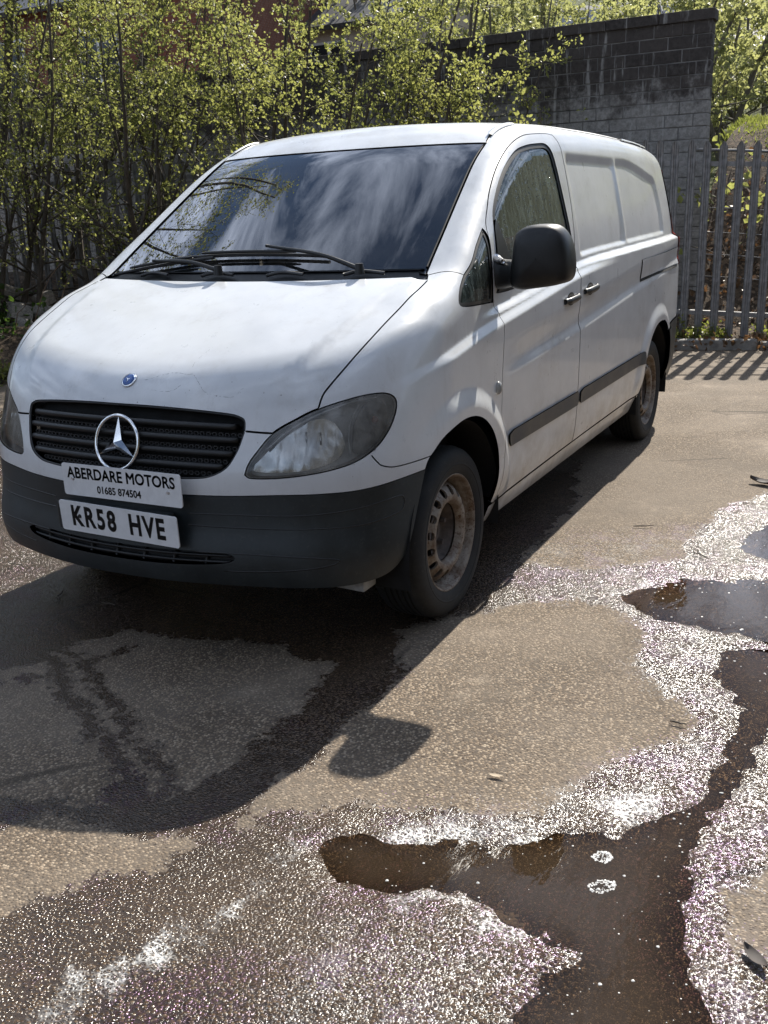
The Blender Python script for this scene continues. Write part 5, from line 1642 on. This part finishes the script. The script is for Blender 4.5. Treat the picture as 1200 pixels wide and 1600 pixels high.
def shrub(name, label, cat, loc, H, stems, spread, seed, leaf=.05, per=3, lean=(0, 0), group=None, mat=None, bark=None, nb=11, ntw=5, r0=.035, blen=.42, low=.16, thin=False, bth=.5):
    p = Plant(seed); rs = p.rs
    t = thing(name, label, cat, loc, 0, group)
    for s in range(stems):
        base = Vector((rs.uniform(-1, 1) * spread * .35, rs.uniform(-1, 1) * spread * .35, -.05))
        d = Vector((rs.uniform(-1, 1) * spread * .22 + lean[0], rs.uniform(-1, 1) * spread * .22 + lean[1], 1))
        h = H * rs.uniform(.62, 1.0)
        st = p.path(base, d, h, 12, .085, .02)
        r = r0 * rs.uniform(.5, 1.1)
        p.limb(st, r, r * .18, 6)
        for b in range(nb):
            u_ = rs.uniform(low, 1.0); i = min(int(u_ * 12), 11); q = st[i].lerp(st[i + 1], u_ * 12 - i)
            L = blen * H * (1.08 - u_) * rs.uniform(.45, 1.0) + .25
            dd = rnd_dir(rs, .55); dd.z = abs(dd.z) * .6 + .15
            br = p.path(q, dd, L, 7, .17, .03)
            rb = max(r * (1 - u_) * bth, .0045)
            p.limb(br, rb, .0025, 4)
            for w in range(ntw):
                v_ = rs.uniform(.2, 1.0); j = min(int(v_ * 7), 6); qq = br[j].lerp(br[j + 1], v_ * 7 - j)
                tw = p.path(qq, rnd_dir(rs, .5), rs.uniform(.14, .42), 4, .22, .02)
                p.limb(tw, .003, .0015, 3)
                p.leafpts += [tw[k_] for k_ in (1, 2, 3, 4)]
            p.leafpts += [br[-1], br[-2]]
    mesh_obj('trunk', p.V, p.F, bark or BARK, t)
    if thin: p.leafpts = [x for x in p.leafpts if rs.random() < min(1.0, .14 + .34 * max(x.z - .2, 0))]
    V, Q = leaves_mesh([tuple(x) for x in p.leafpts], leaf, per, leaf * .55, seed + 500)
    fast_mesh('crown', V, Q, mat or LEAF, t)
    return t
SH = [  # loc, H, stems, spread, lean, label
 ((-4.3, -7.6, .1), 4.6, 6, 1.5, (.05, .0), 'leafy spring shrub at the far left edge above the rubble stones'),
 ((-5.3, -6.9, .15), 4.8, 6, 1.4, (.0, .05), 'tall twiggy shrub just right of the left edge behind the bramble'),
 ((-5.7, -6.0, .15), 4.6, 6, 1.3, (.0, .0), 'thin stemmed shrub with bright leaves left of the windscreen top'),
 ((-6.5, -5.6, .15), 5.0, 6, 1.4, (.0, .05), 'bushy spring shrub behind the left windscreen pillar'),
 ((-6.8, -4.5, .15), 4.6, 5, 1.3, (.0, .05), 'budding shrub above the left end of the van roof'),
 ((-7.3, -3.7, .15), 4.6, 5, 1.3, (.0, .05), 'pale budding shrub above the middle of the windscreen top'),
 ((-7.45, -2.9, .12), 4.3, 5, 1.2, (.0, .08), 'yellow green shrub overlapping the block wall behind the van roof'),
 ((-7.5, -2.2, .12), 3.5, 4, .9, (.0, .02), 'rightmost leafy shrub standing against the dark block wall'),
 ((-7.6, -1.25, .1), 2.55, 3, .5, (.0, .0), 'low sprigs rising just above the van roof before the wall'),
 ((-3.2, -8.6, .1), 5.2, 6, 1.6, (.1, .1), 'shrub beyond the left edge with long side branches'),
 ((-7.6, -7.6, .3), 5.6, 6, 1.7, (.0, .05), 'tall dense shrub in the second row behind the left bushes'),
 ((-9.9, -4.6, 1.0), 4.9, 5, 1.8, (.0, .0), 'tree crown rising behind the block wall above the windscreen'),
 ((-10.0, -7.4, 1.0), 5.0, 5, 1.8, (.0, .0), 'tree crown behind the block wall in front of the red house'),
]
for i, (loc, H, st, sp_, ln, lab) in enumerate(SH):
    shrub('spring_shrub', lab, 'shrub', loc, H, st, sp_, 100 + i, leaf=.043, per=4, lean=ln, group='spring shrubs along the fence', nb=12, ntw=6, r0=.045, thin=True)
# taller trees that the windscreen mirrors, on the van's far side
for i, (loc, H, lab) in enumerate([((-3.2, -8.2, .05), 13.0, 'tall bare branched tree on the far side of the van'), ((-4.9, -9.0, .1), 14.0, 'tallest thin tree behind the left shrubs'), ((-2.0, -7.8, .05), 12.0, 'tall budding tree beyond the front of the van'), ((-6.2, -8.8, .1), 12.5, 'tall thin tree behind the second row of shrubs')]):
    shrub('birch_tree', lab, 'tree', loc, H, 4, 1.6, 300 + i, leaf=.06, per=1, lean=(.0, .10), group='tall trees on the far side', nb=34, ntw=9, r0=.085, blen=.30, low=.34, bth=.20)

# bramble and low weeds on the verge
def weed(name, label, loc, R, H, n, seed, mat, leaf, group, per=4):
    p = Plant(seed); rs = p.rs; t = thing(name, label, 'plant', loc, 0, group)
    for k in range(n):
        d = Vector((rs.uniform(-1, 1), rs.uniform(-1, 1), rs.uniform(.5, 1.4)))
        pa = p.path((rs.uniform(-R, R) * .5, rs.uniform(-R, R) * .5, -.03), d, H * rs.uniform(.6, 1.3), 6, .2, -.10)
        p.limb(pa, .006, .002, 4); p.leafpts += pa[2:]
    mesh_obj('stem', p.V, p.F, BARK, t)
    V, Q = leaves_mesh([tuple(x) for x in p.leafpts], leaf, per, leaf * .8, seed + 70, up=.2)
    fast_mesh('foliage', V, Q, mat, t)
for i, (loc, R, H, n, m_, lf, lab) in enumerate([
    ((-4.7, -7.0, .42), .6, .6, 16, LEAFD, .085, 'dark bramble clump above the rubble stones on the left'),
    ((-4.3, -6.3, .32), .45, .4, 12, LEAFD, .07, 'low bramble at the left edge beside the stones'),
    ((-5.4, -6.0, .38), .5, .45, 14, LEAFD, .07, 'bramble patch to the right of the rubble by the bonnet'),
    ((-3.6, -5.6, .03), .3, .32, 14, GRASSM, .06, 'low green weeds beside the left corner of the bonnet'),
    ((-4.5, -5.3, .03), .35, .35, 14, GRASSM, .06, 'small weeds on the leaf litter left of the bonnet'),
    ((-5.6, -7.6, .2), .6, .9, 14, LEAFD, .08, 'taller bramble behind the stones at the foot of the shrubs')]):
    weed('bramble', lab, loc, R, H, n, 700 + i, m_, lf, 'low plants on the verge')
for i, (loc, H, n, lab) in enumerate([((-8.85, .52, .9), 1.35, 7, 'ivy with large bright leaves behind the fence near the wall end'), ((-9.2, .95, 1.0), 1.0, 6, 'ivy stems behind the fence near the right edge'), ((-8.8, .28, 1.45), .75, 5, 'small leafy sprout beside the wall end behind the fence')]):
    weed('ivy', lab, loc, .22, H, n, 760 + i, LEAF, .10, 'ivy on the bank behind the fence', per=2)
for i, (y_, lab) in enumerate([(.20, 'weeds under the fence beside the van rear bumper'), (.55, 'weed tuft under the fence pales behind the kerb'), (1.15, 'weed tuft behind the kerb near the right edge')]):
    weed('weed', lab, (fx(y_) + .12, y_, .08), .22, .16, 12, 780 + i, GRASSM, .05, 'weeds behind the kerb')

# bare dead bramble canes at the wing
def canes(label, loc, n, seed):
    p = Plant(seed); rs = p.rs; t = thing('dead_bramble', label, 'plant', loc, 0, 'dead canes')
    for k in range(n):
        d = Vector((rs.uniform(-1, 1), rs.uniform(-1, 1), rs.uniform(.1, 1.0)))
        pa = p.path((rs.uniform(-.5, .5), rs.uniform(-.5, .5), 0), d, rs.uniform(.5, 1.3), 7, .25, -.12)
        p.limb(pa, .006, .003, 4)
    mesh_obj('cane', p.V, p.F, bark_mat('dead_cane_%d' % seed, (.11, .065, .04), (.25, .17, .11)), t)
canes('tangle of dead brown canes beside the left windscreen pillar', (-5.6, -5.0, .12), 26, 801)
canes('loose dead canes over the leaf litter at the left edge', (-4.3, -6.0, .08), 16, 802)

# grass crest of the bank, dead leaves
def blades(name, pts, h, mat, seed, w=.012):
    rg = np.random.default_rng(seed); P = np.array(pts, float); n = len(P)
    d = rg.normal(0, .35, (n, 3)); d[:, 2] = 1; hh = (h * rg.uniform(.5, 1.3, n))[:, None]
    a = rg.uniform(0, 2 * math.pi, n); s = np.stack([np.cos(a), np.sin(a), 0 * a], 1) * w
    V = np.empty((n, 4, 3)); V[:, 0] = P - s; V[:, 1] = P + s; V[:, 2] = P + d * hh * .6 + s * .7; V[:, 3] = P + d * hh + rg.normal(0, .02, (n, 3))
    o = fast_mesh(name, V.reshape(-1, 3), (np.arange(n) * 4)[:, None] + np.array([[0, 1, 2, 3]]), mat, None); return o
rg = np.random.default_rng(9)
def bankz(y, dx): return float(np.interp(-dx, [-a for a, b in rowsb], [b for a, b in rowsb]))
gp = []
for _ in range(9000):
    y_ = rg.uniform(-.1, 4.2); dx = -rg.uniform(3.3, 5.6); gp.append((fx(y_) + dx, y_, bankz(y_, dx) - .05))
tag(blades('grass', gp, .09, GRASSM, 10, .005), 'bright green grass on top of the bank right of the wall', 'grass', kind='stuff')
gp = []
for _ in range(1400):
    y_ = rg.uniform(-7.5, -4.6); x_ = vedge(y_) - rg.uniform(0, .6); gp.append((x_, y_, .0))
tag(blades('grass', gp, .15, GRASSM, 12, .007), 'sparse grass along the tarmac edge on the left', 'grass', kind='stuff')
lp = []
for _ in range(1500):
    y_ = rg.uniform(.0, 3.0); dx = -rg.uniform(.3, 3.2); lp.append((fx(y_) + dx, y_, bankz(y_, dx) + .02))
for _ in range(2200):
    y_ = rg.uniform(-9, -4.0); dx = -rg.uniform(.0, 2.2); lp.append((vedge(y_) + dx, y_, .06 + .06 * -dx))
for _ in range(500):
    y_ = rg.uniform(-.2, 2.6); lp.append((kx(y_) + rg.choice([-.30, -.2, -.12, .09, .12]) + rg.normal(0, .03), y_, .10 if rg.random() < .7 else .012))
V, Q = leaves_mesh(lp, .07, 1, .03, 77, up=.0)
o = fast_mesh('leaf_litter', V, Q, DEADM, None); tag(o, 'brown dead leaf litter on the bank and verge', 'leaf litter', kind='stuff')

# rubble stones at the left
def stone_mesh(seed):
    rs = random.Random(seed); bm = bmesh.new(); bmesh.ops.create_cube(bm, size=1.0)
    bmesh.ops.subdivide_edges(bm, edges=bm.edges[:], cuts=2, use_grid_fill=True)
    for v in bm.verts:
        v.co = v.co.lerp(v.co.normalized() * .62, .28) + Vector((rs.uniform(-1, 1), rs.uniform(-1, 1), rs.uniform(-1, 1))) * .045
    me = bpy.data.meshes.new('rubble_stone'); bm.to_mesh(me); bm.free(); me.materials.append(STONE); return me
SM = [stone_mesh(i) for i in range(5)]
rs_ = random.Random(12)
stones = [(x_ - .45, y_ - .42, z_ + .37, s_) for (x_, y_, z_, s_) in [(-4.85, -6.75, .16, .30), (-4.62, -6.42, .13, .26), (-4.95, -6.35, .14, .24), (-4.45, -6.85, .12, .28), (-4.7, -7.05, .30, .24), (-5.1, -6.0, .11, .22), (-4.2, -6.55, .09, .22), (-5.25, -5.75, .09, .2), (-4.4, -6.1, .06, .17), (-5.0, -6.95, .34, .22), (-5.35, -5.45, .05, .18), (-4.05, -6.9, .10, .24), (-4.75, -5.8, .05, .15), (-5.15, -6.55, .28, .2)]]
slab = ['largest pale rubble stone at the left edge', 'squared grey rubble stone in front of the largest one', 'rubble stone tucked behind the front stones', 'flat rubble stone at the very left edge', 'rubble stone on top of the pile', 'lone rubble stone half under bramble', 'low rubble stone near the litter', 'small rubble stone right of the pile', 'small broken stone in the leaf litter', 'topmost pale stone at the back of the pile', 'last small stone beside the bonnet edge', 'rubble stone at the outer left of the pile', 'smallest broken stone near the tarmac', 'stone leaning on the back of the pile']
for i, ((x_, y_, z_, s_), lab) in enumerate(zip(stones, slab)):
    o = bpy.data.objects.new('rubble_stone', SM[i % 5]); link(o); o.location = (x_, y_, z_); o.scale = (s_ * 1.15, s_, s_ * .72)
    o.rotation_euler = (rs_.uniform(-.4, .4), rs_.uniform(-.4, .4), rs_.uniform(0, 3)); tag(o, lab, 'stone', 'rubble stones on the verge')

# strand wires behind the fence
wf = thing('wire_fence', 'strands of wire behind the steel fence in front of the bank', 'fence', (-8.6, .3, 0))
for z_ in (2.02, 1.42, 1.16, .92, .68):
    tube('wire', [(.1 - .10 * (y_ - .3), y_ - .3, z_ - .06 * (y_ - .3) + .012 * math.sin(y_ * 5)) for y_ in np.linspace(.1, 6, 14)], .0045 if z_ < 2 else .016, GALV, wf, 5)
for y_ in (2.6, 5.2):
    bm = bmesh.new(); box_bm(bm, (.1 - .1 * (y_ - .3), y_ - .3, .9), (.08, .08, 2.4)); bm_obj('post', bm, BARKF, wf)

# ------------------------------------------------------------------ far: woodland on the hillside, houses
fr_ = random.Random(44)
FT = []
for i in range(36):
    if i < 24: x_, y_ = -17 - fr_.uniform(0, 16), fr_.uniform(-7, 4.5)
    else: x_, y_ = -22 - fr_.uniform(0, 18), fr_.uniform(-26, -6)
    FT.append((x_, y_))
def hz(x): return float(np.interp(-7.0 - x, [-a for a, b in rowsh], [b for a, b in rowsh]))
words = ['pale', 'hazy', 'thin', 'broad', 'feathery', 'bushy', 'upright', 'leaning', 'rounded', 'sparse']
FT.sort(key=lambda a: -a[1])
for i, (x_, y_) in enumerate(FT):
    H = max(3.0, 1.5 + (3.2 - x_) * fr_.uniform(.20, .26) - hz(x_)) if y_ > -4.5 else fr_.uniform(5.0, 7.5)
    side_ = 'right of the block wall end' if y_ > 2.35 - (3.26 - x_) * .179 else ('showing above the block wall' if y_ > 2.35 - (3.26 - x_) * .504 else 'behind the left hand shrubs')
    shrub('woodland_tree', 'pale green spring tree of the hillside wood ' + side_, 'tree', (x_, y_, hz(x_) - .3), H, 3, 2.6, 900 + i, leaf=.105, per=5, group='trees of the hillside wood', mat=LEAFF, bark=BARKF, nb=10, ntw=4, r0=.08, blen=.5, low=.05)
def brick_mat():
    t = NT('red_brick_house'); pos = t.pos()
    mp = t.n('ShaderNodeMapping'); mp.inputs['Rotation'].default_value = (math.radians(90), 0, math.radians(90)); t.l(pos, mp.inputs[0])
    b = t.n('ShaderNodeTexBrick'); b.inputs['Scale'].default_value = 4.4; b.inputs['Mortar Size'].default_value = .02
    b.inputs['Color1'].default_value = (.20, .075, .05, 1); b.inputs['Color2'].default_value = (.27, .11, .075, 1); b.inputs['Mortar'].default_value = (.25, .22, .2, 1)
    t.l(mp.outputs[0], b.inputs['Vector'])
    n = t.noise(6, 5, .6, pos); c = t.mix(t.rng(n, .3, .7, 0, .4), b.outputs['Color'], (.12, .05, .04))
    return t.done(t.bsdf(c, .9, 0, .25))
BRICKM = brick_mat()
RENDERM = simple('cream_render', (.50, .42, .36), .9, var=.12, scale=3)
SLATE = simple('grey_roof_slate', (.085, .085, .095), .6, var=.3, scale=12)
SOLAR = simple('solar_cell', (.05, .06, .085), .16, .3, var=.2, scale=6)
UPVC = simple('white_window_frame', (.75, .75, .74), .4, var=.05)
WGL = simple('dark_window_pane', (.03, .035, .04), .08, var=.2)
def house(name, label, loc, w, d, h, rh, wallm, rot, wins, solar=None, roofm=None):
    t = thing(name, label, 'house', loc, rot)
    bm = bmesh.new(); box_bm(bm, (0, 0, h / 2), (d, w, h))
    for s in (1, -1):  # gables
        a = [bm.verts.new(v) for v in ((-d / 2, s * w / 2, h), (d / 2, s * w / 2, h), (0, s * w / 2, h + rh))]
        bm.faces.new(a)
    bm_obj('wall', bm, wallm, t)
    for s in (1, -1):
        bm = bmesh.new(); L = math.hypot(d / 2 + .3, rh * (d / 2 + .3) / (d / 2))
        ang = math.atan2(rh, d / 2)
        box_bm(bm, (0, 0, 0), (L, w + .5, .12))
        o = bm_obj('roof', bm, roofm or SLATE, t); o.rotation_euler = (0, s * ang, 0)
        o.location = (s * (d / 4 + .15), 0, h + rh / 2 - rh * .15 / (d / 2) + .06)
        if solar and s == 1:
            for (px, py, nx2, ny2) in solar:
                for a in range(nx2):
                    for b in range(ny2):
                        bm = bmesh.new(); box_bm(bm, (px + a * 1.62, py + b * 1.02, .13), (1.58, .98, .05)); bm_obj('solar_panel', bm, SOLAR, o)
    for (y_, z_, ww, wh) in wins:
        bm = bmesh.new(); box_bm(bm, (d / 2 + .02, y_, z_), (.09, ww, wh)); wo = bm_obj('window', bm, UPVC, t)
        for s in (-1, 1):
            bm = bmesh.new(); box_bm(bm, (d / 2 + .055, y_ + s * ww / 4, z_), (.03, ww / 2 - .08, wh - .12)); bm_obj('pane', bm, WGL, wo)
    return t
house('brick_house', 'red brick house half hidden behind the shrubs at top left', (-20, -18.6, .3), 13, 8, 6.2, 2.6, BRICKM, 0, [(3.6, 4.9, 1.2, 1.3), (.6, 4.9, 1.2, 1.3), (-3.2, 4.9, 1.4, 1.3)])
house('cream_house', 'small cream rendered house glimpsed through branches left of the wall', (-24, -11.8, 1.5), 4.5, 7, 4.6, 2.0, RENDERM, 0, [(.4, 3.6, 1.1, 1.2)])
house('solar_house', 'house with solar panels on its slate roof above the wall', (-41, -8.9, 2.6), 9, 9, 3.4, 3.2, RENDERM, .35, [], solar=[(-1.6, -3.4, 2, 3), (-1.6, .6, 2, 3)])

# ------------------------------------------------------------------ foam, litter on the tarmac
FOAMM = None
def foam_mat():
    t = NT('soap_foam'); pos = t.pos()
    n = t.noise(120, 4, .6, pos); v_ = t.voro(300, pos)
    c = t.mix(t.rng(n, .3, .7), (.42, .415, .40), (.60, .60, .585))
    return t.done(t.bsdf(c, .35, 0, .5, t.bump(v_, .6, .002), **{'Subsurface Weight': 0.0}))
FOAMM = foam_mat()
def domes(pts, name, label):
    V, Fc = [], []
    for (x_, y_, z_, r, hgt) in pts:
        b = len(V); n = 7; ph = rg.uniform(0, 6)
        for rr, hh in ((1.0, 0), (.8, .55), (.35, .95)):
            for k_ in range(n):
                a = ph + 2 * math.pi * k_ / n; q = r * rr * (1 + .12 * math.sin(3 * a + ph))
                V.append((x_ + q * math.cos(a), y_ + q * math.sin(a), z_ + hgt * hh))
        V.append((x_, y_, z_ + hgt))
        for i in range(2):
            for k_ in range(n): Fc.append((b + i * n + k_, b + i * n + (k_ + 1) % n, b + (i + 1) * n + (k_ + 1) % n, b + (i + 1) * n + k_))
        for k_ in range(n): Fc.append((b + 2 * n + k_, b + 2 * n + (k_ + 1) % n, b + 3 * n))
    o = mesh_obj(name, V, Fc, FOAMM); tag(o, label, 'foam', kind='stuff'); return o
def scatter(poly, n, rlo, rhi, z, margin=0.0, bias=None):
    a = np.array(poly); lo, hi_ = a.min(0), a.max(0); out = []
    P = rg.uniform(lo, hi_, (n * 6, 2)); s_ = sdf(P, poly)
    for p, s1 in zip(P, s_):
        if s1 < margin: continue
        if bias and rg.random() > bias(s1): continue
        r = rlo * (rhi / rlo) ** (rg.random() ** 2); out.append((p[0], p[1], z, r, r * .35))
        if len(out) >= n: break
    return out
wz = -.0058
pts = scatter(PUD[2], 300, .0012, .0048, wz, .005, lambda s: math.exp(-s / .07) + .12)
pts += scatter(PUD[0], 160, .0018, .006, wz, .005, lambda s: math.exp(-s / .08) + .15)
pts += scatter(PUD[1], 60, .0018, .005, wz, .005)
domes(pts, 'foam_bubbles', 'small white foam bubbles floating on the puddles')
pts = []
for k_ in (0, 1, 2, 5): pts += scatter(FOAMP[k_], 650 if k_ < 3 else 300, .0025, .0085, -.0085, -.004, lambda s: min(1, .25 + s / .02))
domes(pts, 'foam_scum', 'white foam scum along the edge of the large puddle')
for i, (poly, lab) in enumerate([([(1.247, 1.812), (1.223, 1.821), (1.214, 1.843), (1.233, 1.86), (1.258, 1.847), (1.259, 1.827)], 'upper of two foam rafts floating in the large puddle'), ([(1.354, 1.835), (1.329, 1.851), (1.313, 1.885), (1.34, 1.892), (1.368, 1.87), (1.373, 1.848)], 'lower of two foam rafts floating in the large puddle')]):
    bub = scatter(poly, 150, .0014, .0042, wz, -.002, lambda s: min(1, .06 + math.exp(-max(s, 0) / .006)))
    o = domes(bub, 'foam_raft', lab); del o['kind']; o['group'] = 'foam rafts'
def flat_leaf(name, label, loc, L, W, rot, mat, curl=.25):
    V, Fc = [], []; n = 9
    for i in range(n):
        u_ = i / (n - 1); w = W * math.sin(math.pi * min(u_ * .96 + .02, 1)) ** .8
        for s in (-1, 0, 1):
            V.append(((u_ - .5) * L, s * w / 2, .004 + curl * L * ((u_ - .5) ** 2) + (curl * W * .5 if s else 0)))
    for i in range(n - 1):
        for j in range(2): Fc.append((i * 3 + j, i * 3 + j + 1, i * 3 + 4 + j, i * 3 + 3 + j))
    o = mesh_obj(name, V, Fc, mat); o.location = loc; o.rotation_euler = (0, 0, rot); tag(o, label, 'leaf'); return o
def twig(label, loc, L, rot, seed):
    rs = random.Random(seed); pts = [((u_ - .5) * L, rs.uniform(-.06, .06) * L, .005 + .02 * L * rs.random()) for u_ in np.linspace(0, 1, 7)]
    o = tube('twig', pts, [.0022, .003, .003, .003, .0026, .002, .0012], BARK, None, 6); o.location = loc; o.rotation_euler = (0, 0, rot); tag(o, label, 'twig')
PALEL = simple('pale_dry_leaf', (.42, .34, .24), .8, var=.2, scale=40)
DARKL = simple('dark_wet_leaf', (.045, .035, .03), .75, var=.3, scale=40)
flat_leaf('fallen_leaf', 'pale dry leaf on the tan tarmac above the large puddle', (1.026, 1.477, .002), .045, .014, 1.75, PALEL)
flat_leaf('fallen_leaf', 'dark curled leaf on the tarmac near the right edge', (-2.288, 1.76, .004), .16, .07, 1.3, DARKL, .5)
flat_leaf('fallen_leaf', 'dark wet leaf clump in the bottom right corner', (1.45, 2.215, .002), .075, .03, .8, DARKL, .4)
twig('short dark twig beside the foam band on the right', (.534, 1.873, .003), .05, 1.5, 1)
twig('thin twig above the small puddle at the right', (-.997, 1.659, .003), .11, .9, 2)
twig('curved twig on the tarmac above the foam band', (-1.32, 1.33, .003), .10, 2.0, 3)
twig('pale twig in the shadow under the bumper', (.477, -.444, .003), .07, 1.6, 4)
twig('long twig in the shadow at the left', (.50, -.70, .003), .16, .6, 5)
